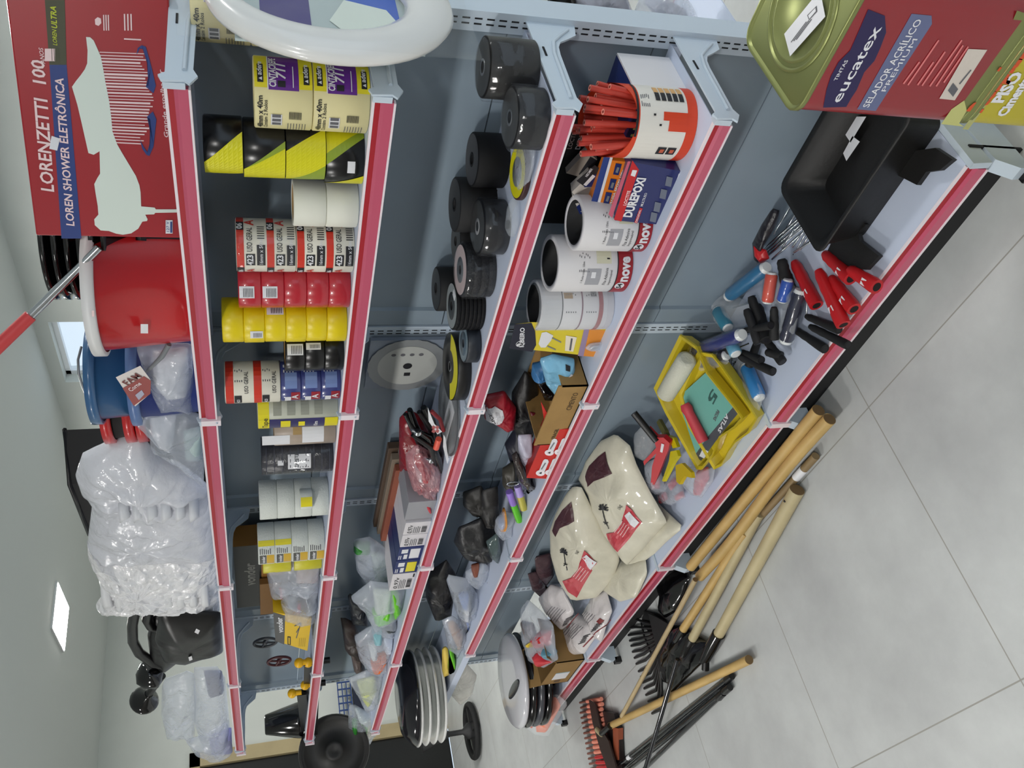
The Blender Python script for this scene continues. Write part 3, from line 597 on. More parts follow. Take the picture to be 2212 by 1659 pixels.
def d_br(b,f,r,h):
    b.decal(f,-.05,.0,h*.2,h*.55,LABEL,5); b.decal(f,-.055,-.02,h*.75,h+.03,LABEL,4); b.decal(f,-.02,.02,h*.56,h*.7,mat((170,140,90),.4),4)
roll('brown_tape','tan packing tape pile with white stickers','tape',1.082,.2,z2,.158,.046,mat((166,150,136),.35),deco=d_br)
def d_sp(b,f,r,h):
    b.decal(f,-.045,.0,h*.32,h*.64,LABEL,5); b.text('TAPETE',.012,f,-.038,h*.5,INK,.02,off=.0014); lines(b,f,-.04,h*.46,.03,4,.007); b.decal(f,-.03,-.015,h*.7,h*.78,LABEL,2)
    for q in range(9): b.decal(f,-.07,.07,h*(.05+.11*q),h*(.05+.11*q)+.002,mat((60,62,76),.2),8,off=.001)
T=roll('foam_roll_stack','black foam rolls in crackling clear film with a white label','tape',1.212,.2,z2,.19,.052,mat((30,30,40),.3,bump=.6,bs=60),deco=d_sp)
b=MB(); b.lathe([(.05,.192),(.056,.19),(.057,.002)],SHINE,40,wob=.05); b.build('shrink_wrap',T)
MS=mat((214,218,212),.6,bump=.4,bs=220)
for k in range(4):
    roll('mesh_tape',['bottom','second','third','top'][k]+' white fibre mesh tape roll, nearer pile','tape',1.448,.2,z2+k*.0495,.049,.058,MS,group='mesh tape rolls, nearer pile')
roll('mesh_tape','small mesh tape roll with a yellow square sticker before the nearer pile','tape',1.40,.235,z2+.05,.035,.03,MS,ri=.015,deco=lambda b,f,r,h:b.decal(f,-.025,.005,.001,h*.95,MY,4))
def d_vo(k):
    def g(b,f,r,h):
        a=-.085
        if k>1: b.decal(f,-.01,.008,.001,h-.001,MY,2)
        b.decal(f,a,-.04,h*.05,h*.5,mat((206,168,60),.4),6); b.decal(f,a,-.04,h*.52,h*.92,mat((92,92,88),.4),6); b.text('vonder',.014,f,a+.008,h*.6,LABEL,.03,off=.0014,wid=.034)
        lines(b,f,-.036,h*.85,.02,6,h*.12)
    return g
for k in range(4):
    roll('mesh_tape',['bottom','second','third','top'][k]+' white mesh tape roll with amber and grey labels, farther pile','tape',1.72,.2,z2+k*.0512,.0508,.066,MS,group='mesh tape rolls, farther pile',deco=d_vo(k))
for k in range(2): roll('yellow_mesh_tape','yellow tape roll hidden behind the farther mesh pile, '+['lower','upper'][k],'tape',1.865,.18,z2+.02+k*.08 if k else z2,.09,.05,mat((206,198,50),.4),ri=.03)
# boxes at the back
def pbox(name,label,x0,x1,y0,y1,za,zb,m,rz=0,deco=None,group=None,cat='box'):
    cx,cy=(x0+x1)/2,(y0+y1)/2; T=thing(name,label,cat,(cx,cy,za),rz,group); b=MB(); b.box(x0-cx,x1-cx,y0-cy,y1-cy,0,zb-za,m); TT=b.build('carton',T,bevel=.0015)
    if deco: b=MB(); deco(b,Pl((x1-cx,y1-cy,0)),x1-x0,zb-za); b.build('print',TT)
    return T
AMB=mat((150,104,44),.6)
def d_vb(b,f,w_,h):
    b.decal(f,0,w_,h*.68,h,BLACK); b.text('vonder',.05,f,w_*.38,h*.76,mat((170,170,166),.5),.03,.1,wid=w_*.36)
    b.decal(f,w_*.75,w_*.95,h*.12,h*.3,INK,off=.001)
pbox('tool_box','black and amber carton deep on the second shelf',1.9,2.4,.03,.11,z2,z2+.284,AMB,deco=d_vb)
pbox('tool_box','tilted brown carton leaning before the black and amber carton',2.15,2.42,.115,.14,z2,z2+.2,mat((118,84,40),.6))
pbox('small_carton','dark red carton behind the tape piles',1.02,1.09,.02,.07,z2,z2+.2,mat((96,26,28),.5),deco=lambda b,f,w_,h:b.text('TOP',.03,f,.005,h*.85,mat((170,120,120),.5),.02))
for pts,s_,lab,inn in [([(572,1215),(640,1205),(698,1210),(700,1265),(650,1275),(610,1268),(585,1285),(578,1250)],1,'crumpled clear bag of small parts beside the mesh tapes',[('contents',[(640,1225),(690,1225),(690,1255),(640,1258)],.02,mat((190,170,165),.4))]),
  ([(605,1262),(650,1262),(694,1262),(688,1330),(655,1345),(608,1325)],2,'crumpled clear bag with red clips inside before the amber box',[('clip',[(604,1268),(612,1270),(611,1294),(605,1292)],.012,RED),('clip',[(641,1303),(650,1303),(650,1322),(641,1322)],.02,RED),('contents',[(620,1290),(640,1285),(645,1310),(622,1312)],.02,GREY),('contents',[(655,1280),(682,1280),(684,1320),(660,1325)],.03,SILVER)])]:
    bag('plastic_bag',lab,'bag',PF(.2),pts,.05,CLEARD,inn,s_+20,.28)
pv=Pl((0,.23,0)); a0,b0=pv.uv(660,1396); a1,b1=pv.uv(617,1335)
T=thing('hardware_box','yellow box with a grey band standing at an angle on the second shelf','box',pv(a0,b0)); b=MBt(T)
YB=mat((226,186,30),.45)
q=[pv.uv(*p) for p in [(673,1336),(664,1406),(595,1384),(590,1322)]]
b.prism([pv(a,c_,0) for a,c_ in q],(0,-.07,0),YB); b.build('carton',T)
b=MBt(T); puv(b,pv,[(616,1330),(614,1392),(595,1384),(590,1322)],mat((84,84,84),.5)); tuv(b,pv,'vonder',(612,1365),(609,1332),12,LABEL,.03,.1); puv(b,pv,[(628,1375),(621,1374),(621,1392),(628,1393)],INK); puv(b,pv,[(626,1377),(623,1376),(623,1390),(626,1391)],YB,.0014); luv(b,pv,(650,1345),(640,1378),2,INKG); luv(b,pv,(650,1345),(636,1352),2,INKG); luv(b,pv,(640,1366),(646,1356),2,INKG)
for i in range(4): luv(b,pv,(646+i*4,1396),(647+i*4,1378),1.2,mat((170,140,30),.5))
b.build('print',T)
# clamps, hand wheels, cup
YP=mat((236,180,10),.35)
for i,(u,v,uu,vv,lab) in enumerate([(646,1432,655,1520,'black bar clamp with yellow ball handle, nearest pair, left'),(666,1431,664,1500,'black bar clamp with yellow ball handle touching the rail'),(659,1480,664,1590,'black bar clamp whose yellow handle has a white stem'),(631,1498,650,1575,'black bar clamp with yellow handle set apart and highest')]):
    p=A(u,v,y=.23); q=A(uu,vv,y=.2); T=thing('bar_clamp',lab,'clamp',p,0,'black and yellow bar clamps'); b=MBt(T); b.ell(p,(.021,.021,.02),YP,14,9); b.cyl(p,p+Vector((0,0,-.04)),.012,YP,n=12); b.build('handle',T)
    b=MBt(T); d_=(q-p).normalized(); b.prism([p+Vector((0,0,-.02)),p+Vector((0,0,-.06)),q+Vector((0,0,-.05)),q+Vector((0,0,-.0))],(0,.014,0),BLACK); b.tube([p+Vector((.03,-.01,-.09)),p+Vector((.03,-.01,0))],.014,BLACK,8); b.build('bar',T)
for u,v,m_,lab in [(603,1428,mat((74,30,34),.4),'dark red hand wheel leaning behind the clamps'),(573,1388,mat((70,72,76),.4),'grey hand wheel lying against the rear panel')]:
    y_=.13 if u>590 else .05; p=A(u,v,y=y_); T=thing('hand_wheel',lab,'wheel',p); b=MBt(T); k=.048
    b.tube([p+Vector((k*math.cos(a),0,k*math.sin(a))) for a in [2*PI*i/24 for i in range(24)]],.006,m_,8,closed=True); b.build('rim',T)
    b=MBt(T); [b.cyl(p,p+Vector((k*math.cos(a),0,k*math.sin(a))),.005,m_,n=6) for a in (.3,.3+PI/2,.3+PI,.3+PI*1.5)]; b.ell(p,(.012,.012,.012),m_,10,6); b.build('spoke',T)
p=A(640,1556,y=.12); T=thing('plastic_cup','upturned black tapered cup at the far end of the second shelf','cup',(p.x,.12,z2)); MB().lathe([(.0,.19),(.045,.19),(.05,.185),(.088,.03),(.092,.0),(.088,.0),(.0,.17)],BLACKG,32).build('shell',T)
p=A(722,1622,x=3.86); T=thing('rubber_wheel','black rubber wheel with a grooved rim hanging at the far end','wheel',p); b=MBt(T); nd=(CAM-p).normalized(); b.M=Matrix.Translation(p-T.location)@nd.to_track_quat('Z','Y').to_matrix().to_4x4()
b.lathe([(0,-.03),(.15,-.03),(.175,-.02),(.18,0),(.175,.02),(.165,.024),(.163,.018),(.155,.024),(.15,.014),(.05,.01),(.048,.02),(.03,.022),(.012,.012),(0,.012)],mat((34,33,32),.5),48); b.build('tyre',T)
# ================= third shelf: discs =================
z3=1.0325
def discs(name,label,xc,yc,h,r,m,top=None,hub=SILVER,hr=.016,group=None,z0=None,wrap=None,ridges=0,cat='disc pack'):
    z0=z3 if z0 is None else z0
    T=thing(name,label,cat,(xc,yc,z0),0,group); b=MB()
    pr=[(.011,0),(r-.002,0)]
    n=ridges or 1
    for i in range(n):
        a,c_=h*i/n,h*(i+1)/n; e=min(.0015,(c_-a)*.2); pr+=[(r-e*2 if ridges else r-e,a),(r,a+e),(r,c_-e),(r-e*(2 if ridges else 1),c_)]
    pr+=[(.011,h),(.011,0)]
    b.lathe(pr,m,44); b.build('discs',T)
    b=MB()
    if top: b.lathe([(hr,h+.0006),(r*.93,h+.0006)],top,44)
    b.lathe([(.011,h+.0009),(hr,h+.0012),(hr,h-.002)],hub,24); b.build('face_label',T)
    if wrap: b=MB(); b.lathe([(0,h+.004),(r*.8,h+.005),(r+.004,h-.004),(r+.005,h*.5),(r+.003,.002)],wrap,44,wob=.05,seed=xc*9); b.build('film',T)
    return T
DK=mat((20,20,22),.6,spec=.2); DKT=mat((58,58,56),.4,spec=.3)
DP='shrink wrapped black cutting disc packs'
discs('cutting_disc_pack','film wrapped black disc pack nearest the upright, back row',.0495,.1,.098,.057,mat((22,20,19),.45,spec=.2),DKT,wrap=SHINE,group=DP)
discs('cutting_disc_pack','film wrapped black disc pack before the one nearest the upright',.078,.215,.062,.057,mat((24,24,27),.45,spec=.2),DKT,wrap=SHINE,group=DP)
discs('cutting_disc_pack','matte black disc pack against the rear panel beyond the nearest two',.2875,.072,.07,.058,DK,mat((56,56,58),.5),DK,group=DP)
T=discs('flap_disc','thin disc with a yellow face and silver centre in a torn bag',.215,.2,.012,.056,mat((64,34,34),.5),mat((222,214,20),.35),mat((168,172,170),.3,metal=.5),.03,cat='disc')
b=MB(); b.ell((-.05,.02,.012),(.06,.05,.012),CLEARD,24,10,1,.3,20,3); b.build('torn_film',T)
crumple_bag('film_scrap','crumpled empty clear bag lying beyond the yellow faced disc',(.31,.235,z3+.008),(.04,.03,.012),CLEAR,4,.3)
discs('cutting_disc_pack','matte black disc pack in dark shade at the rear panel',.42,.065,.085,.062,BLACKM,mat((46,46,46),.5),DK,group=DP)
discs('cutting_disc_pack','tall black disc pack with a steel hub and a white sticker',.3855,.175,.058,.06,mat((22,22,25),.4,spec=.25),mat((48,48,46),.35,spec=.3),mat((150,150,152),.3),.018,wrap=SHINE,group=DP)
discs('cutting_disc_pack','small dark disc pack behind the red and white faced discs',.535,.062,.062,.05,BLACKM,mat((60,62,62),.5),BLACKM,.012,group=DP)
discs('flap_disc_pack','flap discs with a pale pink and white face in film',.528,.165,.07,.062,mat((22,22,26),.5,spec=.2,bump=.8,bs=160),mat((206,186,184),.4),mat((96,100,104),.4),.03,wrap=SHINE,ridges=4)
discs('cutting_disc_pack','black disc pack hidden behind the loose flap discs',.70,.06,.085,.056,BLACKM,mat((58,60,62),.5),BLACKM,group=DP)
for i in range(7):
    T=discs('flap_disc',('topmost ' if i==6 else ORD[min(i,4)]+' ' if i<5 else 'sixth ')+'black flap disc in the loose pile',.651+(i%3-1)*.0012,.165,.0096,.0585,mat((22,22,24),.6,spec=.2,bump=.6,bs=120),mat((150,156,156),.4) if i==6 else None,mat((60,64,66),.4),.034 if i==6 else .02,z0=z3+i*.0101,group='loose black flap discs',cat='disc')
    if i==6: b=MB(); b.box(-.048,-.03,-.01,.012,.0103,.011,LABEL); b.build('price_sticker',T)
discs('grinding_disc_pack','blue grey topped disc pack standing alone at the rail',.7355,.212,.034,.048,mat((34,38,46),.4),mat((112,130,142),.25),mat((80,96,108),.3),.03)
T=discs('grinding_disc_pack','large black disc pack with a bright yellow half face',.884,.165,.036,.0905,mat((20,18,18),.4),None,SILVER,.014)
b=MB(); YF=mat((226,216,16),.4)
def sector(b,r0,r1,a0,a1,z,m,n=20,o=(0,0)): b.grid(lambda u,v:(o[0]+(r0+(r1-r0)*v)*math.cos(a0+(a1-a0)*u),o[1]+(r0+(r1-r0)*v)*math.sin(a0+(a1-a0)*u),z),n,1,m)
sector(b,.045,.088,math.radians(45),math.radians(215),.0368,YF); 
for i,ch in enumerate('STARRETT'): 
    a=math.radians(185-i*13); b.text(ch,.016,lambda x,y,off,a=a:Vector(((.072+y)*math.cos(a)-x*math.sin(a)*-1,(.072+y)*math.sin(a)-x*math.cos(a),.0372+off)),-.005,-.006,INK,.03,off=0) if i<0 else None
b.build('yellow_face',T)
T=discs('circular_saw_disc','large flat saw blade in a clear sleeve with a white label lying at the rail',1.10,.16,.006,.125,mat((96,100,104),.35,metal=.4),None,INK,.012,cat='saw blade',wrap=CLEAR)
b=MB(); b.box(-.07,.1,-.012,.05,.0067,.0075,LABEL); b.box(-.03,.06,.005,.025,.0075,.008,mat((150,152,150),.5)); b.build('paper_label',T)
# saw blade blister on the rear panel
ps=PF(.012); T=thing('blister_pack','grey circular saw blade in a square blister on the rear panel','saw blade',ps(*ps.uv(875,780))); b=MBt(T)
q=[ps.uv(*p) for p in [(800,729),(955,735),(950,828),(795,812)]]
a_=min(x for x,y in q); a1=max(x for x,y in q); b0=min(y for x,y in q); b1=max(y for x,y in q)
b.add([ps(a_,b0),ps(a1,b0),ps(a1,b1),ps(a_,b1),ps(a_,b0,.012),ps(a1,b0,.012),ps(a1,b1,.012),ps(a_,b1,.012)],[(0,3,2,1),(4,5,6,7),(0,1,5,4),(1,2,6,5),(2,3,7,6),(3,0,4,7)],mat((126,136,150),.3)); b.build('backing_card',T)
ac,bc=(a_+a1)/2,(b0+b1)/2
b=MBt(T); n_=48; b.add([ps(ac+.112*math.cos(2*PI*i/n_)*(1+.02*(i%2)),bc+.112*math.sin(2*PI*i/n_)*(1+.02*(i%2)),.016) for i in range(n_)],[tuple(range(n_))],mat((150,154,156),.4,metal=.3))
b.add([ps(ac+.085*math.cos(2*PI*i/n_),bc+.085*math.sin(2*PI*i/n_),.0166) for i in range(n_)],[tuple(range(n_))],mat((178,180,176),.5))
b.add([ps(ac+.013*math.cos(2*PI*i/20),bc+.013*math.sin(2*PI*i/20),.0174) for i in range(20)],[tuple(range(20))],INK)
for i in range(4): b.add([ps(ac+.05+.006*math.cos(2*PI*k/12),bc+.045-i*.026+.007*math.sin(2*PI*k/12),.0172) for k in range(12)],[tuple(range(12))],INKG)
b.decal(lambda x,y,o:ps(ac+x,bc+y,.017),-.045,-.03,-.012,.006,INK); b.build('blade',T)
# red and black tools
bag('plastic_bag','dark red bag standing behind the pincers on the disc shelf','bag',PF(.1),[(862,905),(880,885),(915,900),(935,960),(945,1010),(905,1030),(862,1015)],.045,mat((128,24,34),.25,bump=.6,bs=30),[],31,.2)
for i,(pts,rr_,lab) in enumerate([([(885,885),(895,920),(915,960),(935,1000)],.013,'black pincers pointing up out of the red bag'),([(915,880),(930,910),(940,950),(950,985)],.014,'black pincers with a coral sleeve near the rail'),([(900,930),(925,945),(945,990),(955,1020)],.011,'black pincers lying lowest before the red bag')]):
    q=[A(u,v,y=.16+.03*i) for u,v in pts]; T=thing('pincers',lab,'pincers',q[0],0,'black pincers'); b=MBt(T); b.tube(q,[rr_*.6,rr_,rr_,rr_*.5],BLACKG,10); b.tube([q[0]+Vector((.02,0,.01)),q[1]+Vector((.03,.01,-.01)),q[2]+Vector((.04,0,0))],[rr_*.5,rr_,rr_*.5],BLACK,8); b.build('jaws',T)
    if i==1: b=MBt(T); b.tube([A(932,888,y=.21),A(950,905,y=.22),A(958,930,y=.22)],.006,mat((150,40,48),.4),8); b.tube([A(948,948,y=.24),A(942,968,y=.24)],.009,mat((226,92,72),.4),10); b.build('sleeve',T)
    else: b=MBt(T); p=A(903+28*(i>0),935+60*(i>0),y=.22); b.tube([p+Vector((-.015,0,.02)),p],.004,CHROME,8); b.ell(p,(.012,.01,.012),CHROME,12,8); b.build('bolt',T)
for pts,lab in [([(924,880),(926,910),(945,938),(955,932),(938,915),(930,895)],'white paper tag curling off the middle pincers'),([(958,938),(957,965),(968,1010),(973,1008),(966,975),(962,945)],'white paper strip hanging over the rail edge')]:
    pt=PF(.245); q=[pt.uv(*p) for p in pts]; T=thing('paper_tag',lab,'tag',pt(*q[0])); b=MBt(T); puv(b,pt,pts,LABEL); 
    if '88' in str(pts[0][1]): [puv(b,pt,[(935+x,915+y),(941+x,918+y),(938+x,924+y),(932+x,921+y)],mat((170,90,90),.5),.0014) for x in (0,8) for y in (3,11)]
    b.build('slip',T)
bag('plastic_bag','crinkled bag with red and white packets spilling over the rail','bag',PF(.2),[(875,985),(900,960),(940,985),(958,1020),(960,1040),(950,1105),(935,1110),(915,1060),(888,1045),(878,1010)],.05,PINKF,[('packet',[(893,990),(912,985),(930,1010),(925,1030),(900,1020)],.05,RED),('packet',[(905,1050),(925,1060),(935,1090),(928,1095)],.05,mat((200,60,70),.3)),('packet',[(892,990),(908,992),(913,1015),(898,1020)],.056,LABEL)],33,.25)
bag('plastic_bag','dark translucent bag tucked behind the rail beyond the red packets','bag',PF(.2),[(925,1020),(950,1000),(962,1030),(955,1075),(940,1090),(922,1060)],.04,CLEARD,[('contents',[(930,1035),(945,1030),(950,1060),(935,1065)],.03,mat((50,44,60),.4))],34,.25)
# boxes in a row with printed ends
GB=mat((150,150,156),.5)
def row_box(lab,v0,v1,m,deco,h=.083,group=None,d=.2):
    pf=PF(.255); a1_,b1_=pf.uv(900,v0); a0_,b0_=pf.uv(900,v1); x0,x1=-a0_,-a1_
    return pbox('carton_box',lab,x1+.002,x0-.002,.255-d,.255,z3,z3+h,m,deco=deco,group=group) if x1<x0 else pbox('carton_box',lab,x0+.002,x1-.002,.255-d,.255,z3,z3+h,m,deco=deco,group=group)
def d_w(b,f,w_,h):
    b.text('0,97v',.022,f,w_*.1,h*.68,INK,0,.2,wid=w_*.7); lines(b,f,w_*.1,h*.6,w_*.7,4,.006); barcode(b,f,w_*.15,h*.12,w_*.55,h*.2)
def d_b(y):
    def g(b,f,w_,h):
        b.decal(f,w_*.12,w_*.85,h*.12,h*.52,MY if y else LABEL); b.decal(f,w_*.1,w_*.45,h*.6,h*.75,LABEL); b.decal(f,w_*.55,w_*.85,h*.62,h*.88,LABEL); lines(b,f,w_*.1,h*.92,w_*.3,2,.006,LABEL)
    return g
WB=mat((214,210,214),.5)
row_box('white ended carton with a price strip, nearest in the row of cartons',1128,1154,WB,d_w); row_box('white ended carton with a price strip, second in the row',1154,1180,WB,d_w)
row_box('navy carton with a white square, third in the row of cartons',1180,1208,NAVY,d_b(0)); row_box('navy carton with a yellow square label, fourth in the row',1208,1236,NAVY,d_b(1))
row_box('white ended carton with a black mark, last in the row before the green bags',1236,1271,WB,lambda b,f,w_,h:(d_w(b,f,w_,h),b.decal(f,w_*.75,w_*.95,h*.05,h*.12,INK)))
T=pbox('carton_box','long grey carton lying sideways behind the pink bag',1.44,1.548,.03,.25,z3,z3+.088,GB)
for i,(m_,lab) in enumerate([(mat((80,62,48),.6),'thin dark brown flat carton behind the row'),(mat((128,114,98),.6),'thin cream flat carton, uppermost behind the row'),(mat((140,74,52),.6),'thin orange edged carton on the row')]):
    pbox('flat_carton',lab,1.5,2.0,.02,.045,z3+.09+i*.02,z3+.108+i*.02,m_) if 0 else pbox('flat_carton',lab,1.46+.02*i,1.98,.01+.03*i,.036+.03*i,z3,z3+.122-.01*i,m_)
GR=mat((110,205,30),.3); GRD=mat((40,130,40),.4); TEAL=mat((140,190,200),.35)
CB='clear bags of bath fittings'
for pts,y_,Tk,inn,lab,sd in [
 ([(762,1165),(800,1160),(835,1185),(865,1240),(850,1275),(800,1270),(770,1230)],.1,.04,[('contents',[(800,1190),(840,1200),(850,1250),(810,1260)],.03,mat((190,205,200),.35)),('header_card',[(764,1172),(800,1172),(800,1190),(764,1190)],.03,GRD)],'cloudy bag of grey tubes with a dark green header',41),
 ([(757,1290),(800,1255),(850,1262),(878,1270),(874,1320),(848,1345),(812,1352),(798,1340),(785,1315)],.2,.045,[('pipe',[(805,1270),(845,1275),(840,1330),(810,1325)],.035,mat((216,226,214),.4)),('green_strip',[(803,1318),(840,1308),(852,1325),(836,1322),(808,1338)],.05,GR),('green_strip',[(845,1270),(860,1278),(866,1310),(850,1330),(845,1300)],.052,GR)],'clear bag with bright lime green strips',42),
 ([(800,1345),(850,1332),(868,1345),(865,1368),(840,1375),(806,1372)],.2,.035,[('contents',[(822,1340),(855,1338),(860,1355),(830,1360)],.03,mat((40,48,52),.3))],'small clear bag with a dark fitting under the lime strips',43),
 ([(765,1375),(800,1352),(862,1362),(860,1400),(855,1440),(835,1455),(800,1450),(775,1420)],.2,.05,[('ring',[(795,1390),(812,1388),(815,1415),(800,1415)],.045,WHITE),('cap',[(803,1358),(825,1355),(826,1375),(805,1376)],.05,TEAL),('cap',[(826,1368),(850,1368),(855,1400),(830,1402)],.046,mat((214,222,238),.3)),('orange_clip',[(800,1428),(835,1413),(838,1422),(802,1440)],.055,mat((226,110,40),.4))],'clear bag of white caps with an orange clip',44),
 ([(752,1465),(790,1448),(830,1450),(850,1455),(835,1500),(815,1530),(790,1538),(772,1500)],.2,.045,[('contents',[(770,1470),(810,1460),(815,1490),(795,1525),(780,1505)],.04,mat((200,208,140),.4))],'pale yellow green bag of fittings',45),
 ([(753,1520),(790,1535),(830,1540),(818,1575),(795,1608),(770,1600),(752,1575)],.2,.045,[('green_strip',[(760,1556),(772,1552),(772,1590),(760,1585)],.05,GRD),('green_strip',[(783,1565),(795,1557),(786,1600),(776,1595)],.055,GR),('contents',[(765,1525),(800,1545),(800,1570),(775,1555)],.03,mat((214,226,226),.4))],'clear bag with leaf green strips at the far end of the rail',46)]:
    bag('plastic_bag',lab,'bag',PF(y_),pts,Tk,CLEARD,inn,sd,.25)
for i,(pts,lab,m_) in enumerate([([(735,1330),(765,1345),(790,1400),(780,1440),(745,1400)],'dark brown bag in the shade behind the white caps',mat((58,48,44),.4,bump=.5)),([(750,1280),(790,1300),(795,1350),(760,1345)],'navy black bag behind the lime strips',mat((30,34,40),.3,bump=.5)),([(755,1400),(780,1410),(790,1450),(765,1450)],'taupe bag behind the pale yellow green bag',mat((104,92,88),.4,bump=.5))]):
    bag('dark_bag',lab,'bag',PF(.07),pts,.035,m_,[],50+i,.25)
# ================= fourth shelf =================
z4=.7085
pf=PF(.15)
T=thing('spray_box','navy and white carton leaning in the corner by the near upright','box',(0.06,.05,z4)); b=MBt(T); 
Wc=mat((222,220,222),.5)
b.box(.03,.12,.01,.045,z4,z4+.15,Wc) if 0 else None
A1=A(1393,103,x=.042); A2=A(1443,187,y=.15)
p_tf=Vector((.045,.16,z4+.135)); 
b.M=Matrix.Translation(-T.location)@Matrix.Translation((.045,.02,z4))
b.box(0,.085,0,.16,0,.12,NAVY); b.box(-.004,.0,0,.16,0,.12,Wc); b.box(-.003,.084,.16,.163,0,.12,mat((28,30,62),.4))
f=Pl((.085,.1635,0)); 
for i in range(5): b.decal(f,.004+i*.016,.01+i*.016,.06,.112,mat((150,156,90),.5))
b.decal(f,0,.085,.0,.012,mat((200,200,90),.5)); b.build('carton',T)
# glue stick display
xg=near(1480,352,.165,.075); rg=.073
T=thing('glue_stick_display','round orange and white cardboard drum packed with red glue sticks','display box',(xg,.165,z4))
b=MB(); OR_=mat((212,66,32),.45); WP=mat((226,222,214),.5); n_=56; th=va(xg,.165)
def top(a): return .165+.035*math.cos(a-th+PI)   # lip higher at the back
for i in range(n_):
    a0_,a1_=2*PI*i/n_,2*PI*(i+1)/n_
    def P_(a,z,rr_=rg): return (rr_*math.cos(a),rr_*math.sin(a)*.95,z)
    b.add([P_(a0_,.0),P_(a1_,.0),P_(a1_,.022),P_(a0_,.022)],[(0,1,2,3)],OR_,True); b.add([P_(a0_,.022),P_(a1_,.022),P_(a1_,.125),P_(a0_,.125)],[(0,1,2,3)],WP,True)
    b.add([P_(a0_,.125),P_(a1_,.125),P_(a1_,top(a1_)),P_(a0_,top(a0_))],[(0,1,2,3)],OR_,True); b.add([P_(a0_,.02,rg-.002),P_(a0_,top(a0_),rg-.002),P_(a1_,top(a1_),rg-.002),P_(a1_,.02,rg-.002)],[(0,1,2,3)],OR_,True)
b.add([P_(2*PI*i/n_,.001) for i in range(n_)],[tuple(range(n_))],OR_)
f=lambda a,z,off=0:Vector(((rg+off)*math.cos(th+a/rg),(rg+off)*math.sin(th+a/rg)*.95,z))
b.decal(f,-.03,.1,.128,.133,INK,12,off=.001)
b.decal(f,.005,.022,.022,.075,OR_,3,off=.001); b.decal(f,-.015,.005,.022,.062,OR_,3,off=.001) ; 
for a_ in (-.005,.014): b.decal(f,a_-.001,a_+.003,.078 if a_<0 else .092,.083 if a_<0 else .097,INK,1,off=.0014)
for i in range(5): b.decal(f,.045,.066,.028+i*.013,.038+i*.013,INK,3,off=.001); b.decal(f,.067,.085,.028+i*.013,.038+i*.013,mat((214,168,110),.5),3,off=.001)
for i in range(2): b.decal(f,-.07,-.05,.03+i*.022,.049+i*.022,INK,3,off=.001); b.decal(f,-.065,-.055,.034+i*.022,.043+i*.022,mat((190,90,60),.5),2,off=.0015)
lines(b,f,.03,.12,.03,5,.004); b.build('drum',T)
GS=mat((196,66,54),.35); rnd=random.Random(2)
for i in range(34):
    a=rnd.uniform(0,2*PI); q=rg*.85*math.sqrt(rnd.random()); x,y=q*math.cos(a),q*math.sin(a); tx,ty=x*.25,y*.25
    p0=Vector((x-tx,y-ty,.03)); p1=Vector((x+tx*.8+rnd.uniform(-.006,.006),y+ty*.8,.2+rnd.uniform(-.03,.03)))
    b=MB(); r_=.0062; d_=(p1-p0).normalized()
    b.cyl(p0,p1,r_,GS,n=12); b.M=Matrix.Translation(p1)@d_.to_track_quat('Z','Y').to_matrix().to_4x4(); b.lathe([(.0,.0003),(r_*.45,.0003)],mat((120,34,30),.5),10); b.lathe([(r_*.5,.0004),(r_*.98,.0004)],mat((236,150,130),.4),12)
    b.build('glue_stick',None,'red hot melt glue stick standing in the round cardboard drum','glue stick','red glue sticks in the drum',loc=(xg,.165,z4))
# black boxes behind + leaning small ones
TXW=mat((168,158,156),.5)
pbox('black_box','large black carton at the back of the fourth shelf behind the glue sticks',.27,.5,.01,.03,z4,z4+.24,BLACKM,deco=lambda b,f,w_,h:b.text('DUREPOXI',.03,f,w_*.15,h*.85,TXW,.02,wid=w_*.7))
pbox('black_box','black carton with faint white lettering beside the drum',.16,.27,.04,.07,z4,z4+.2,BLACKM,deco=lambda b,f,w_,h:(b.text('LOCTITE',.014,f,w_*.2,h*.88,TXW,.02),b.text('DUREPOXI',.016,f,w_*.2,h*.78,LABEL,.02)))
py_=Pl((0,.17,0),(0,1,.25))
def lean(lab,pts,m,th_,decos,n=(0,1,.15),y0=.2,name='small_box',cat='box',group=None):
    P_=Pl((0,y0,z4),n); q=[P_.uv(*p) for p in pts]; T=thing(name,lab,cat,P_(*q[0]),0,group); b=MBt(T); nn=-P_.n*th_
    if (q[1][0]-q[0][0])*(q[2][1]-q[0][1])-(q[2][0]-q[0][0])*(q[1][1]-q[0][1])<0: q=q[::-1]
    b.prism([P_(a,c_) for a,c_ in q][::-1],nn,m); b.build('carton',T)
    b=MBt(T); decos(b,P_); 
    if b.v: b.build('print',T)
    return T
lean('small navy box with a white side and barcode leaning on the orange box',[(1273,379),(1305,403),(1258,438),(1235,415)],mat((186,180,172),.5),.03,lambda b,P_:(puv(b,P_,[(1285,356),(1306,372),(1263,403),(1245,390)],INK),puv(b,P_,[(1262,396),(1285,376),(1306,384),(1296,402),(1262,404)],NAVY,.001),puv(b,P_,[(1280,376),(1286,380),(1266,401),(1260,398)],LABEL,.0016),tuv(b,P_,'NEOMIX',(1268,382),(1281,364),5,LABEL,.02)),y0=.16)
lean('small grey and black box tucked above the navy one',[(1268,326),(1290,345),(1262,385),(1223,374)],mat((150,140,130),.5),.02,lambda b,P_:puv(b,P_,[(1275,338),(1290,346),(1264,383),(1250,376)],INK),y0=.13)
lean('white and navy box lying under the leaning boxes',[(1236,424),(1292,392),(1290,462),(1252,460)],mat((196,192,186),.5),.03,lambda b,P_:(puv(b,P_,[(1252,462),(1245,446),(1290,410),(1290,462)],NAVY),tuv(b,P_,'MEGA',(1260,458),(1268,443),6,LABEL,.02)),y0=.16)
ORB=mat((222,122,26),.4)
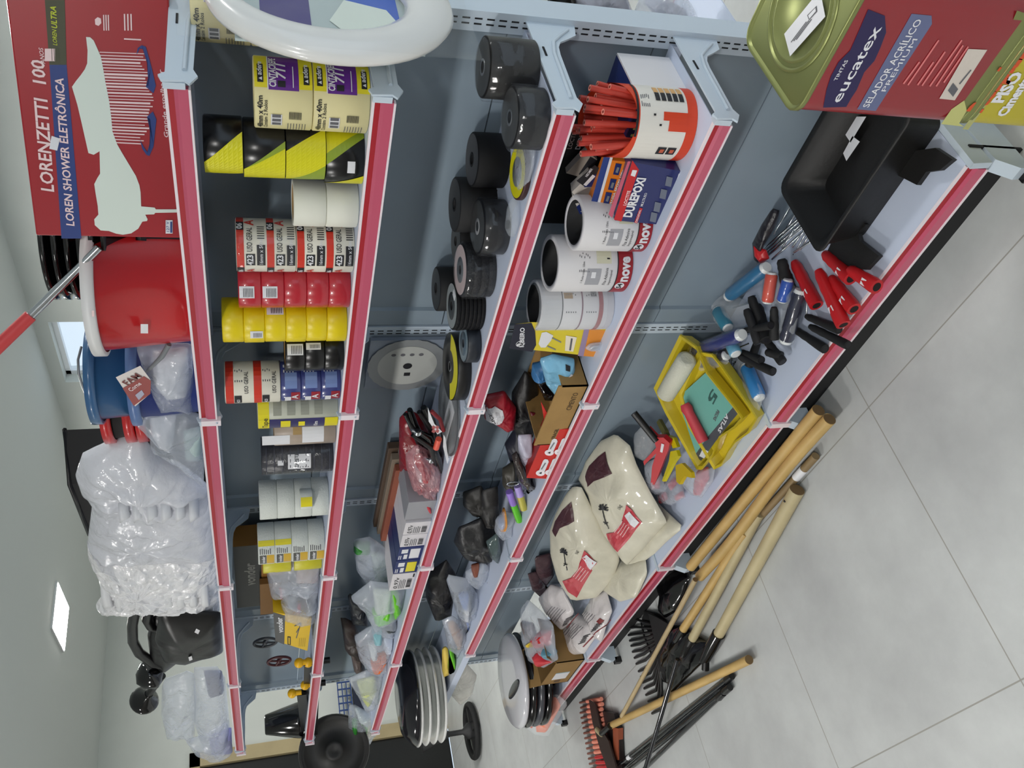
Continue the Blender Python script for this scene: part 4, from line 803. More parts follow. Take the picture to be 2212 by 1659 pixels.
lean('orange box with navy picture squares behind the navy blue box',[(1316,346),(1360,350),(1325,464),(1270,460)],ORB,.05,lambda b,P_:(puv(b,P_,[(1305,335),(1318,338),(1284,460),(1270,460)],mat((36,60,130),.4)),puv(b,P_,[(1318,338),(1324,338),(1290,460),(1284,460)],LABEL,.001),[puv(b,P_,[(1330+x-35*0,352+y),(1343+x,354+y),(1336+x,378+y),(1324+x,376+y)],NAVY,.0012) for x,y in((0,0),(-11,33),(-21,62))],[puv(b,P_,[(1333+x,360+y),(1338+x,361+y),(1334+x,373+y),(1329+x,371+y)],GREY,.0018) for x,y in((0,0),(-11,33),(-21,62))],puv(b,P_,[(1302,444),(1312,446),(1308,461),(1296,460)],LABEL,.0014),tuv(b,P_,'MASSA EPOXI 100g',(1320,442),(1348,366),4,LABEL,.02)),y0=.2)
DBL=mat((26,36,96),.35,coat=.4)
lean('navy blue epoxy putty box with white lettering and red stripes',[(1366,350),(1482,372),(1432,486),(1328,476)],DBL,.06,lambda b,P_:(puv(b,P_,[(1366,346),(1380,366),(1342,478),(1326,474)],RED),puv(b,P_,[(1356,348),(1362,348),(1322,470),(1314,462)],PINK,.001),puv(b,P_,[(1477,395),(1484,376),(1490,382),(1436,484),(1430,486)],RED,.001),tuv(b,P_,'DUREPOXI',(1363,469),(1395,384),16,LABEL,.04),tuv(b,P_,'LOCTITE',(1352,443),(1362,411),6,PK,.03),tuv(b,P_,'MULTIUSO',(1388,445),(1398,416),5,LABEL,.01),puv(b,P_,[(1382,448),(1388,450),(1376,482),(1370,480)],RED,.001),tuv(b,P_,'ORIGINAL',(1376,480),(1385,452),4,LABEL,.01),
  [puv(b,P_,[(u-5,v-11),(u+8,v-8),(u+4,v+12),(u-9,v+9)],mat((110,116,130),.4),.0014) for u,v in((1445,391),(1433,418),(1420,446),(1412,468))],puv(b,P_,[(1466,374),(1476,377),(1472,389),(1462,386)],LABEL,.0014),puv(b,P_,[(1366,366),(1376,367),(1371,381),(1362,378)],LABEL,.0016),puv(b,P_,[(1446,427),(1451,431),(1449,438),(1442,438),(1440,431)],mat((150,150,160),.4),.0014)),y0=.235,n=(0,1,.1))
# aluminium tape rolls
AL=mat((205,205,208),.35,metal=.25); FW=mat((216,214,216),.5)
def d_nv(full):
    def g(b,f,r,h):
        b.decal(f,-.1,.1,.001,h*.2,mat((150,22,34),.4),18); b.decal(f,-.1,.1,h*.2,h*.215,INK,18)
        b.text('nove',.036,f,-.045,h*.05,LABEL,.04,wid=.062)
        b.poly(f,[(-.058+.011*math.cos(2*PI*i/18),h*.13+.012*math.sin(2*PI*i/18)) for i in range(18)],LABEL,.0012); b.text('54',.017,f,-.067,h*.1,INK,.03,off=.0018)
        b.text('Fita Adesiva',.011,f,-.055,h*.34,INK,0,wid=.045,off=.0012); b.text('Impermeável',.009,f,-.055,h*.28,INK,0,wid=.04,off=.0012)
        b.decal(f,-.055,-.012,h*.43,h*.62,mat((160,160,166),.4),5); b.decal(f,-.035,-.02,h*.5,h*.56,LABEL,2,off=.0012); b.decal(f,.0,.05,h*.3,h*.5,mat((206,204,180),.5),6); b.poly(f,[(.01,h*.32),(.04,h*.36),(.04,h*.38),(.01,h*.36)],INK,.0012)
        lines(b,f,-.02,h*.72,.05,7,.004); b.text('1 Rolo com 10m',.008,f,-.05,h*.66,INK,0,off=.0012); b.decal(f,.06,.085,h*.02,h*.12,PK,3,off=.0012)
    return g
roll('flashing_tape','silver sealing tape roll lettered nove beside the navy box','tape',near(1340,543,.18,.062),.18,z4,.165,.062,FW,BLACKM,'sealing tape rolls lettered nove',d_nv(1),.05)
roll('flashing_tape','silver sealing tape roll lettered nove 54, middle of the three','tape',near(1300,630,.17,.067),.17,z4,.185,.067,FW,BLACKM,'sealing tape rolls lettered nove',d_nv(1),.055)
T=roll('flashing_tape','film wrapped silver tape roll with two thin red bands, farthest of three','tape',near(1260,712,.175,.0625),.175,z4,.19,.0625,FW,BLACKM,None,lambda b,f,r,h:(b.decal(f,-.1,.1,h*.73,h*.995,AL,18),b.decal(f,-.1,.1,h*.715,h*.73,INK,18),b.decal(f,-.1,.1,h*.44,h*.46,mat((110,60,80),.4),18),b.decal(f,-.1,.1,h*.16,h*.22,mat((150,40,46),.4),18),lines(b,f,-.02,h*.66,.05,5,.006),lines(b,f,-.02,h*.38,.05,5,.006),barcode(b,f,.02,h*.25,.02,h*.08),b.decal(f,.015,.03,h*.58,h*.7,CARD,2)),.055)
b=MB(); b.lathe([(.05,.193),(.061,.192),(.0655,.185),(.066,.02)],CLEAR,40,wob=.06); b.build('film',T)
pc=Pl((0,.225,0)); T=thing('hook_card','tall yellow and orange blister card with a navy header held upright','card',pc(*pc.uv(1200,735))); b=MBt(T)
puv(b,pc,[(1113,700),(1112,752),(1306,772),(1312,712),(1306,700),(1150,696)],mat((216,196,44),.45),0); puv(b,pc,[(1112,700),(1100,752),(1150,760),(1158,745),(1156,715),(1148,697)],mat((24,24,44),.45),.0006); puv(b,pc,[(1262,708),(1312,714),(1306,772),(1248,768)],mat((222,140,48),.45),.0006); puv(b,pc,[(1262,708),(1273,710),(1260,769),(1248,768)],mat((150,130,160),.45),.001)
tuv(b,pc,'RIBEIRO',(1131,749),(1133,706),9,LABEL,.03,.1); tuv(b,pc,'R',(1128,746),(1129,738),11,LABEL,.05); b.tube([pc(pc.uv(1124,742)[0]+.011*math.cos(t_),pc.uv(1124,742)[1]+.011*math.sin(t_),.001) for t_ in [i*PI/10 for i in range(17)]],.0007,LABEL,4)
puv(b,pc,[(1170,718),(1180,716),(1195,724),(1190,735),(1178,750),(1168,750),(1163,742)],LABEL,.0012); [luv(b,pc,p,q,2.5,GREY) for p,q in(((1192,729),(1212,739)),((1182,747),(1200,755)))]
puv(b,pc,[(1222,724),(1246,728),(1238,759),(1220,757)],mat((232,222,200),.5),.0012); luv(b,pc,(1235,730),(1231,756),4,INKG,.0016); b.build('printed_card',T)
b=MBt(T); b.ell(pc(*pc.uv(1288,745),.008),(.018,.009,.035),CLEARD,14,8,1,.3,30,3); b.ell(pc(*pc.uv(1288,748),.006),(.01,.007,.022),CHROME,12,8,1,.3,40,3); b.build('blister',T)
# brown tray box with blue packets
PL_=PF(.25); KX=A(1235,772,y=.25).x; KX1=A(1225,925,y=.26).x
T=thing('carton_tray','open brown carton tray full of blue and black packets','box',(KX,.14,z4)); b=MBt(T); k0,k1,ky0,ky1,kz=.86,1.14,.05,.262,z4+.085
for q in ((k0,k0+.004,ky0,ky1),(k1-.004,k1,ky0,ky1),(k0,k1,ky0,ky0+.004),(k0,k1,ky1-.004,ky1)): b.box(q[0],q[1],q[2],q[3],z4,kz-(.0 if q[2]>.2 else .01),CARD)
b.box(k0,k1,ky0,ky1,z4,z4+.003,CARD); f=Pl((k1,ky1,z4)); b.text('CIMENTO',.022,f,.17,.02,mat((70,52,30),.6),.0,.1,wid=.08); b.text('FRAGIL',.016,f,.03,.03,mat((80,60,36),.6),.02)
b.build('tray',T)
SKY=mat((88,170,214),.25,bump=.5); 
for pts,y_,m_,lab in [([(1165,775),(1195,765),(1240,775),(1245,840),(1235,870),(1205,860),(1180,830)],.2,mat((130,188,220),.2,bump=.7),'sky blue and white crinkled packet on top of the carton tray'),([(1150,790),(1175,780),(1185,805),(1165,820),(1148,812)],.12,mat((70,128,184),.35,bump=.4),'round blue packet behind the tray'),([(1160,825),(1190,815),(1205,840),(1200,860),(1175,862)],.15,BLACKG,'glossy black packet under the blue ones'),([(1183,862),(1205,862),(1222,880),(1220,900),(1203,900)],.13,mat((208,216,220),.3,bump=.5),'white packet at the far corner of the tray'),([(1215,850),(1240,835),(1246,855),(1232,890),(1220,880)],.15,BLACKG,'glossy black packet against the tray front')]:
    bag('packet',lab,'packet',PF(y_),pts,.03,m_,[],len(pts)+int(pts[0][0]),.25,deco=(lambda b,pw,pl:(puv(b,pl,[(1218,798),(1228,790),(1237,798),(1236,815),(1226,822),(1218,812)],LABEL,.0015,pw),tuv(b,pl,'LIEGE',(1224,802),(1228,818),5,INK,.02,fn=pw,off=.003),puv(b,pl,[(1218,775),(1228,778),(1226,786),(1217,784)],INK,.002,pw))) if 'top of' in lab else None)
CR_=mat((196,40,32),.45)
P_=Pl((0,.262,z4),(0,1,.15)); T=thing('screw_card_box','red card box front printed with four white bolts hanging over the rail','box',P_(*P_.uv(1180,950))); b=MBt(T)
q=[P_.uv(*p) for p in [(1168,865),(1200,925),(1237,925),(1210,1033),(1137,1030),(1180,930)]]
b.prism([P_(a,c_,.004) for a,c_ in q],P_.n*-.004,CR_); b.prism([P_(*P_.uv(*p),.0) for p in [(1180,935),(1137,1030),(1210,1033),(1236,930)]],P_.n*-.06,mat((150,28,28),.5)); b.build('card',T)
b=MBt(T)
for u,v in ((1185,974),(1206,973),(1166,1018),(1186,1017)):
    puv(b,P_,[(u-4,v),(u+9,v),(u+19,v-24),(u+17,v-29),(u+11,v-30),(u+7,v-27)],LABEL,.006); puv(b,P_,[(u+10*math.cos(t_)+1,v+6.5*math.sin(t_)) for t_ in [-2*PI*i/14 for i in range(14)]],mat((236,228,232),.4),.0066); puv(b,P_,[(u-3,v),(u+4,v-3),(u+3,v+2)],INK,.0072); luv(b,P_,(u+3,v-8),(u+12,v-22),3,GREY,.0066)
b.build('print',T)
bag('plastic_bag','red bag with a round white label tucked at the back of the fourth shelf','bag',PF(.1),[(1045,855),(1090,845),(1115,880),(1112,920),(1095,925),(1060,905),(1045,900)],.035,mat((160,28,44),.3,bump=.6),[],61,.2,deco=lambda b,pw,pl:(puv(b,pl,[(1045,870),(1065,862),(1082,872),(1085,885),(1068,903),(1048,898)],LABEL,.0015,pw),tuv(b,pl,'ONIX',(1066,895),(1058,876),7,INK,.03,fn=pw,off=.003)))
MIX=[([(1118,940),(1148,938),(1150,990),(1160,1010),(1140,1022),(1120,990)],.19,.03,mat((198,196,214),.2,bump=.7),'pearly lilac packets behind the red card box',[]),
([(1145,890),(1170,895),(1182,925),(1170,945),(1155,930)],.15,.03,mat((120,30,44),.3,bump=.6),'small wine red packet above the pearly packets',[]),
([(1105,985),(1120,975),(1130,1010),(1150,1035),(1172,1040),(1168,1060),(1140,1058),(1118,1030)],.2,.035,mat((60,52,50),.15,bump=.9),'dark crackling film packet beside the red card',[]),
([(1000,1065),(1040,1050),(1060,1080),(1055,1115),(1020,1110),(1000,1090)],.07,.035,mat((40,38,36),.5,bump=.6),'black furry bundle against the rear panel',[]),
([(1040,1060),(1075,1050),(1080,1130),(1060,1190),(1035,1130)],.1,.035,mat((34,32,32),.5,bump=.6),'long black bundle beside the furry one',[]),
([(990,1140),(1040,1120),(1080,1150),(1085,1190),(1060,1215),(1000,1200),(980,1170)],.12,.045,mat((32,32,34),.4,bump=.6),'big black bag filling the back of the fourth shelf',[]),
([(1070,1125),(1090,1105),(1112,1110),(1108,1150),(1082,1160),(1068,1145)],.2,.035,CLEARD,'clear bag with an orange loop near the green brush',[('orange_loop',[(1090,1095),(1094,1110),(1090,1140),(1078,1142),(1087,1120)],.04,mat((226,150,60),.4)),('contents',[(1078,1120),(1088,1118),(1088,1132),(1076,1134)],.03,mat((120,140,190),.3))]),
([(1050,1170),(1075,1150),(1082,1185),(1075,1212),(1058,1200)],.2,.03,mat((84,100,100),.1,alpha=.75,bump=.8),'smoky green clear packet on the white deck',[]),
([(1005,1235),(1045,1215),(1058,1225),(1050,1250),(1028,1262),(1005,1250)],.17,.035,CLEARD,'clear packet with rust coloured parts inside',[('contents',[(1018,1222),(1035,1218),(1032,1238),(1018,1240)],.03,mat((130,70,50),.5))]),
([(920,1240),(965,1210),(985,1240),(975,1330),(940,1340),(920,1290)],.09,.045,mat((26,24,26),.4,bump=.6),'black bag in the dark corner beyond the clip',[]),
([(960,1240),(1010,1250),(1035,1290),(1040,1345),(1010,1370),(985,1320)],.18,.045,CLEARD,'clear bag of blue and white fittings over the far rail',[('contents',[(990,1285),(1012,1282),(1010,1305),(995,1305)],.04,mat((100,130,190),.3)),('contents',[(1005,1335),(1025,1330),(1020,1362),(1008,1360)],.045,mat((90,120,196),.3)),('contents',[(1000,1300),(1012,1300),(1012,1335),(1002,1335)],.04,LABEL),('contents',[(985,1290),(998,1300),(990,1320)],.035,INK)]),
([(955,1340),(975,1330),(1005,1350),(1018,1400),(1000,1415),(968,1400)],.2,.04,CLEARD,'clear bag with a tan hose loop at the rail end',[('tan_loop',[(965,1345),(980,1340),(1000,1365),(1002,1400),(990,1400),(975,1370)],.03,mat((180,140,110),.4))])]
for i,(pts,y_,Tk,m_,lab,inn) in enumerate(MIX): bag('plastic_bag',lab,'bag',PF(y_),pts,Tk,m_,inn,70+i,.28)
for (u,v,uu,vv),m_,m2,lab in [((1100,1062,1122,1125),mat((150,120,210),.4),mat((96,196,40),.4),'brush tube with a lilac cap and a lime green body'),((1118,1050,1132,1100),mat((180,160,226),.4),mat((196,186,80),.4),'slim olive tube with a pale lilac cap')]:
    p,q=A(u,v,y=.19),A(uu,vv,y=.235); mm=p.lerp(q,.42); T=thing('brush_tube',lab,'tube',p); MBt(T).cyl(p,mm,.0125,m_,n=16).build('cap',T); MBt(T).cyl(mm,q,.012,m2,n=16).build('body',T)
for i,(u,v,uu,vv) in enumerate([(1108,1045,1120,1062),(1140,1062,1150,1078)]):
    p=A(u,v,y=.19); T=thing('metal_clip','bright metal clip '+['above the lilac brush cap','at the rail under the dark film packet'][i],'clip',p); b=MBt(T); b.tube([p+Vector((.012*math.cos(t_),0,.02*math.sin(t_))) for t_ in [i_*PI/8 for i_ in range(16)]],.002,CHROME,6,closed=True); b.build('wire',T)
for i,(pts,y_,lab) in enumerate([([(1105,850),(1135,800),(1160,820),(1168,880),(1158,940),(1130,960),(1105,920)],.07,'soft black bag filling the back behind the carton tray'),([(1090,960),(1115,925),(1140,945),(1130,1000),(1105,1010)],.06,'navy black bundle at the panel behind the pearly packets'),([(1085,1015),(1110,1000),(1125,1040),(1105,1060),(1085,1045)],.1,'olive grey crumpled bundle above the lilac brush')]):
    bag('dark_bag',lab,'bag',PF(y_),pts,.04,mat([(26,25,26),(30,30,44),(66,62,54)][i],.45,bump=.6),[],150+i,.25)
# far bay: stacked basins on the rail-less shelf and on the base
WBS=mat((226,226,224),.25,coat=.4)
for k in range(4):
    MB().lathe([(0,0),(.12,0),(.19,.018),(.222,.022),(.228,.03),(.22,.034),(.19,.026),(.12,.008),(0,.008)],WBS,48).build('basin',None,['lowest','second','third','topmost'][k]+' white basin in the white stack at the far end','basin','stacked white basins',loc=(3.37+.006*k,.236,z4+.003+k*.037))
T=thing('basin','glossy black bowl inverted on top of the white stack','basin',(3.38,.236,z4+.153)); MB().lathe([(.222,0),(.226,.006),(.2,.03),(.17,.055),(.12,.064),(0,.064)],mat((24,24,30),.12),48).build('bowl',T)
for k,(m_,lab) in enumerate([(BLACKG,'black lid, lowest in the pile of lids on the base'),(mat((70,72,78),.2),'grey lid on the black one'),(BLACKG,'black lid under the domed one'),(mat((206,206,212),.15,coat=.5),'white domed lid with a dark slot, top of the lid pile')]):
    T=thing('round_tub',lab,'tub',(3.33,.238,.215+k*.04),0); MB().lathe([(0,0),(.2,0),(.228,.008),(.23,.022),(.215,.036),(.12,.039),(0,.039)],m_,48).build('shell',T)
    if k==3: b=MB(); b.ell((-.05,.06,.0395),(.12,.028,.004),mat((40,42,48),.2),20,8); b.build('slot',T)
pbox('flat_carton','low dark carton under the pile of lids',3.24,3.42,.1,.3,.1585,.214,BLACKM)
bag('plastic_bag','clear bag with yellow and lime cards hanging past the rail end','bag',PF(.2),[(950,1400),(985,1392),(1005,1430),(1030,1458),(1020,1500),(995,1523),(965,1490),(950,1450)],.04,mat((222,218,210),.2,alpha=.55,bump=.6),[('yellow_card',[(955,1400),(968,1398),(970,1450),(955,1455)],.045,mat((226,196,84),.5)),('lime_card',[(968,1402),(977,1402),(990,1435),(984,1448)],.05,mat((106,200,30),.5))],90,.2)
T=thing('wire_rack','small blue wire rack on the far end wall','rack',A(748,1512,x=6.74)); b=MBt(T); p=T.location; BW=mat((40,70,130),.4)
for i in range(6): b.box(6.73,6.745,p.y-.16+i*.06,p.y-.15+i*.06,p.z-.05,p.z+.07,BW)
for i in range(4): b.box(6.725,6.74,p.y-.16,p.y+.16,p.z-.05+i*.037,p.z-.042+i*.037,BW)
b.build('grid',T); b=MBt(T); b.box(6.7,6.79,p.y-.14,p.y+.2,p.z-.14,p.z-.06,mat((20,28,52),.5)); b.build('tray',T)
T=thing('fan_base','round black spoked pedestal base standing on the floor far behind','fan base',(5.8,-.2,0)); b=MB(); b.tube([(.19*math.cos(2*PI*i/40),.19*math.sin(2*PI*i/40),  .03) for i in range(40)],.022,BLACKM,8,closed=True)
for i in range(4): b.box(-.19,.19,-.02,.02,.01,.04,BLACKM) if i==0 else None
b.box(-.02,.02,-.19,.19,.01,.04,BLACKM); b.build('ring',T); b=MB(); b.lathe([(0,0),(.06,0),(.06,.06),(.02,.1),(.02,.2),(.1,.42),(.0,.42)],mat((40,40,42),.5),24); b.build('column',T)
# ================= base shelf =================
z5=.1585
def tilt(uvt,yt,uvb,zb):
    t=A(*uvt,y=yt); q=A(*uvb,z=zb); d=Vector((0,t.y-q.y,t.z-q.z)); n=Vector((0,d.z,-d.y)); return Pl(q,n if n.z>0 else -n)
# deep black tray
T=thing('paint_tray','large deep black plastic tray lying at the near end of the base','tray',(.17,.16,z5)); b=MB()
def rect(x0,x1,y0,y1,z,r=.03,za=None):
    o=[]
    for cx,cy,a0 in ((x1-r,y1-r,0),(x0+r,y1-r,90),(x0+r,y0+r,180),(x1-r,y0+r,270)):
        for i in range(5): a=math.radians(a0+i*22.5); y=cy+r*math.sin(a); o.append((cx+r*math.cos(a)-.17,y-.16,z if za is None else z+(za-z)*(y1-y)/(y1-y0)))
    return o
TB=mat((22,21,21),.55,bump=.15,bs=90)
b.loop([rect(.0,.33,.045,.25,.004,.02),rect(-.015,.355,.035,.265,.105),rect(-.03,.368,.022,.272,.108),rect(-.03,.368,.022,.272,.112),rect(-.012,.35,.04,.258,.11),rect(.01,.315,.07,.235,.045,.02,.03)],TB,closed=False,cap=True)
b.build('basin',T)
b=MB(); pz_=Pl((0,0,.175),(0,0,1)); b.M=Matrix.Translation(-T.location)
b.prism([pz_(*pz_.uv(*p)) for p in [(1790,555),(1855,580),(1880,583),(1908,553),(1866,520),(1862,505),(1880,485),(1830,470)]][::-1],(0,0,.012),TB)
b.build('leg_flange',T); b=MB(); b.M=Matrix.Translation(-T.location)
b.prism([pz_(*pz_.uv(*p)) for p in [(1990,400),(2010,372),(2040,368),(2068,345),(2030,320),(1960,330),(1950,380)]][::-1],(0,0,.012),TB); b.build('leg_flange',T)
b=MB(); b.M=Matrix.Translation(-T.location); pz_=Pl((0,0,z5+.048),(0,0,1)); puv(b,pz_,[(1832,252),(1872,252),(1838,308),(1818,278)],LABEL,.001); puv(b,pz_,[(1842,294),(1858,306),(1829,348),(1822,331)],LABEL,.001); b.build('price_sticker',T)
# roller handles, frames and sleeves
def handle(lab,p,q,za,zb,r,m,group,sticker=True,name='paint_roller',wire=None):
    a,c_=A(*p,z=za),A(*q,z=zb); T=thing(name,lab,'paint roller',a,0,group); b=MBt(T); d=(c_-a); n_=9
    pts=[a+d*i/n_ for i in range(n_+1)]; rr=[r*.55,r*.8,r*.78,r*.86,r*.8,r*.88,r*.92,r*.97,r,r*.96]
    b.tube(pts,rr,m,14); dn=d.normalized(); b.M=b.M@Matrix.Translation(c_)@dn.to_track_quat('Z','Y').to_matrix().to_4x4(); b.lathe([(0,.0005),(r*.6,.0006)],mat((20,8,8),.8) if m is not BLACKM else INK,14); b.build('grip',T)
    if sticker:
        k=a+d*.72+Vector((0,0,r*.9)); b=MBt(T); e=dn*.008; f_=dn.cross(Vector((0,0,1))).normalized()*.008; b.add([k-e-f_,k+e-f_,k+e+f_,k-e+f_],[(0,1,2,3)],LABEL); b.build('price_sticker',T)
    if wire: b=MBt(T); b.tube([a]+[A(*w_,z=za+.012) for w_ in wire],.0024,CHROME,6); b.build('wire_frame',T)
    return T
RH=mat((190,28,34),.42)
RL=['red roller handle standing apart left of the group','red roller handle, longest, crossing the middle of the red group','red roller handle beside the longest, its end at the rail','dark shaded red roller handle under the tray corner','red roller handle resting on the rail beside the black tray']
for (p,q,za,zb),lab in zip([((1716,566),(1764,660),.19,.19),((1768,584),(1822,702),.2,.19),((1795,600),(1845,668),.18,.18),((1782,548),(1838,602),.185,.19),((1835,582),(1894,620),.19,.185)],RL): handle(lab,p,q,za,zb,.0185,RH,'red roller handles')
BL_=['black roller handle, upper of the pair crossing the rail','black roller handle, lower of the pair crossing the rail','black roller handle lying just short of the rail end','black handle pointing down from the wrapped sleeves','black handle crossed over the blue and white pack','short black handle under the crossed one','black handle beside the coral pack','black handle, thick, behind the coral pack','long black handle beside the second yellow tray','black handle lying level across the heap']
for i,((p,q,za,zb,r_),lab) in enumerate(zip([((1742,683),(1812,712),.18,.178,.012),((1750,705),(1832,746),.18,.178,.012),((1718,712),(1782,754),.175,.175,.013),((1672,664),(1673,732),.24,.22,.014),((1598,771),(1670,803),.24,.22,.013),((1600,760),(1645,778),.23,.23,.012),((1637,660),(1656,735),.21,.23,.018),((1655,735),(1690,782),.21,.2,.014),((1580,797),(1625,865),.2,.18,.014),((1605,715),(1665,703),.25,.25,.011)],BL_)): handle(lab,p,q,za,zb,r_,BLACKM,'black roller handles',False,wire=[((1744,640)),((1740,625))] if i==0 else ([(1588,782),(1580,788),(1585,755),(1617,742)] if i==8 else None))
def sleeve(lab,p,q,z,r,m,endm=WHITE,deco=None,group=None,tm=None):
    a,c_=A(*p,z=z),A(*q,z=z); T=thing('paint_roller_sleeve',lab,'paint roller',a,0,group); b=MBt(T); d=c_-a; b.tube([a+d*t for t in (0,.06,.5,.94,1)],[r*.8,r,r,r,r*.8],m,16); b.build('printed_sleeve',T)
    b=MBt(T); b.tube([a-d*.06,a+d*.02],[r*.7,r*.85],endm,14); b.tube([c_,c_+d*.06],[r*.85,r*.7],endm,14); b.build('nap',T)
    b=MBt(T); b.tube([a+d*t for t in (-.1,-.02,.3,.6,1.02,1.1)],[r*.6,r*1.12,r*1.15,r*1.12,r*1.12,r*.5],SHINE,14); b.build('film',T); return T
BP=mat((30,104,148),.4); BPN=mat((22,36,112),.25,coat=.5)
SL=[((1576,638),(1652,580),.25,.02,BP,'blue wrapped sleeve farthest back against the panel'),((1550,670),(1572,708),.25,.019,mat((34,120,146),.4),'teal wrapped sleeve pointing down beside the farthest one'),((1503,758),(1598,724),.27,.021,BPN,'shiny navy sleeve lying on top of the heap over the yellow tray'),((1510,790),(1568,768),.25,.018,mat((34,32,40),.3),'dark sleeve with a white end under the shiny navy one'),((1667,592),(1658,652),.24,.0165,mat((214,84,66),.35),'coral wrapped sleeve standing out in the heap'),((1728,632),(1698,735),.2,.0205,mat((30,34,56),.25,coat=.5),'slate sleeve in bubbly film beneath the red handles'),((1702,606),(1690,650),.22,.016,mat((40,86,180),.25),'small bright blue sleeve beside the coral one'),((1612,792),(1640,858),.19,.02,mat((40,130,196),.35),'sky blue and white sleeve lowest in the heap'),((1580,745),(1590,765),.26,.018,mat((96,160,190),.4),'short pale blue sleeve under the navy one')]
for p,q,z,r_,m_,lab in SL: sleeve(lab,p,q,z,r_,m_)
rnd=random.Random(8)
for i,(p,q) in enumerate([((1650,537),(1730,467)),((1655,541),(1732,472)),((1661,543),(1735,480)),((1666,545),(1738,484)),((1659,552),(1739,488)),((1668,560),(1742,494)),((1690,536),(1712,500)),((1672,505),(1712,436)),((1683,520),(1722,455)),((1712,533),(1735,500)),((1722,538),(1742,500)),((1728,540),(1747,508)),((1715,545),(1750,522)),((1584,665),(1630,650)),((1640,728),(1648,725))]):
    if i>13: continue
    a,c_=A(*p,z=.22),A(*q,z=.235-.002*(i%3)); T=thing('roller_frame',['bright wire roller frame in the bundle under the black tray','loose wire roller frame lying alone over the dark sleeves'][i==13],'roller frame',a,0,'wire roller frames in the bundle' if i<13 else None); b=MBt(T); b.tube([a,c_,c_+Vector((.0,-.02,-.01))],.0028,CHROME,6); b.build('wire',T)
bag('film_scrap','dark crumpled film bundle against the rear panel behind the wires','film',tilt((1670,440),.03,(1700,520),.2),[(1628,560),(1625,525),(1645,485),(1668,450),(1685,455),(1675,490),(1650,530),(1640,570)],.02,mat((34,32,38),.3,bump=.8),[],91,.25)
bag('red_tool_tray','dark red plastic piece in the shade by the rear panel','tool',tilt((1640,540),.06,(1660,565),.23),[(1628,530),(1655,540),(1662,558),(1645,570),(1630,552)],.012,RED,[],92,.1)
for i,((p,q,za,zb,r_),lab) in enumerate([(((1622,640),(1645,705),.24,.22,.016),'black handle deep in the heap behind the blue sleeves'),(((1612,668),(1640,742),.26,.24,.015),'black handle over the deep one, toward the navy sleeve'),(((1650,700),(1618,790),.2,.2,.013),'black handle pointing down between the crossed ones'),(((1688,560),(1700,612),.22,.21,.018),'dark handle above the coral pack beside the wires'),(((1700,590),(1712,640),.2,.2,.016),'black handle hidden beside the first red handle'),(((1655,760),(1688,770),.22,.2,.014),'short black stub ending at the clear film'),(((1540,770),(1590,752),.245,.245,.013),'black strip lying under the navy sleeve')]): handle(lab,p,q,za,zb,r_,BLACKM,'black roller handles',False)
for i,(pts,z_,lab) in enumerate([([(1535,650),(1570,632),(1625,655),(1610,705),(1560,712),(1545,690)],.23,'clear film wrap around the teal sleeves at the panel'),([(1665,610),(1700,598),(1735,640),(1715,720),(1690,745),(1672,690)],.2,'clear film wrap over the slate sleeve'),([(1560,765),(1600,770),(1625,800),(1650,855),(1640,890),(1610,850),(1580,800)],.19,'clear film wrap over the lowest sky blue sleeve'),([(1490,775),(1520,750),(1570,760),(1575,785),(1520,805),(1495,800)],.25,'clear film wrap under the shiny navy sleeve')]):
    bag('film_wrap',lab,'film',Pl((0,0,z_),(0,0,1)),pts,.022,CLEAR,[],140+i,.3)
# yellow trays with the kit card
P1=A(1416,837,y=.035); P2=A(1470,722,y=.035); P3=A(1545,1000,z=.205); nY=(P2-P1).cross(P3-P1).normalized(); nY=nY if nY.z>0 else -nY
YTP=mat((206,184,40),.35,coat=.4)
def ytray(lab,off,outl,o):
    pl=Pl(P3+off,nY); q=[Vector(pl.uv(*p)) for p in outl]; c=sum(q,Vector((0,0)))/len(q); T=thing('paint_tray',lab,'tray',pl(*c),0,'yellow plastic paint trays'); b=MBt(T)
    def ring(k,h): return [pl(*(c+(p-c)*k),h) for p in q]
    b.loop([ring(.94,-.036),ring(1.0,0),ring(1.015,.0),ring(1.01,.006),ring(.95,.003),ring(.88,-.03)],YTP,cap=True,sm=False); b.build('basin',T); return T,pl
OUT=[(1472,724),(1416,838),(1440,890),(1508,1012),(1518,1012),(1540,985),(1556,945),(1590,922),(1606,903),(1588,878),(1527,802),(1505,748)]
T2,_=ytray('yellow tray beneath the kit tray, only its edge showing',Vector((-.012,.016,-.018)),[(1510,760),(1470,850),(1490,920),(1545,1012),(1560,1005),(1575,975),(1590,955),(1618,935),(1636,903),(1622,880),(1560,790),(1540,765)],0)
T1,pY=ytray('yellow tray holding a white roller and teal printed card',Vector((0,0,0)),OUT,0)
pC=Pl(pY(0,0,-.012),nY)
T=thing('kit_card','teal and charcoal printed card lettered atlas 5 peças lying in the yellow tray','card',pC(*pC.uv(1530,880))); b=MBt(T)
puv(b,pC,[(1528,802),(1595,885),(1558,935),(1520,990),(1505,985),(1490,940),(1470,880),(1480,845)],mat((112,176,164),.4),0); puv(b,pC,[(1590,872),(1597,890),(1560,935),(1515,995),(1500,985),(1528,945)],mat((74,78,84),.4),.0008)
tuv(b,pC,'ATLAS',(1570,893),(1551,930),7,LABEL,.03,.1); tuv(b,pC,'PEÇAS',(1550,884),(1541,905),6,INKG,.03); tuv(b,pC,'5',(1540,838),(1528,862),16,mat((50,90,84),.5),.02); puv(b,pC,[(1519,968),(1531,975),(1522,990),(1511,985)],LABEL,.0014)
b.build('printed_face',T)
a,c_=A(1498,772,y=.1),A(1452,848,y=.075)
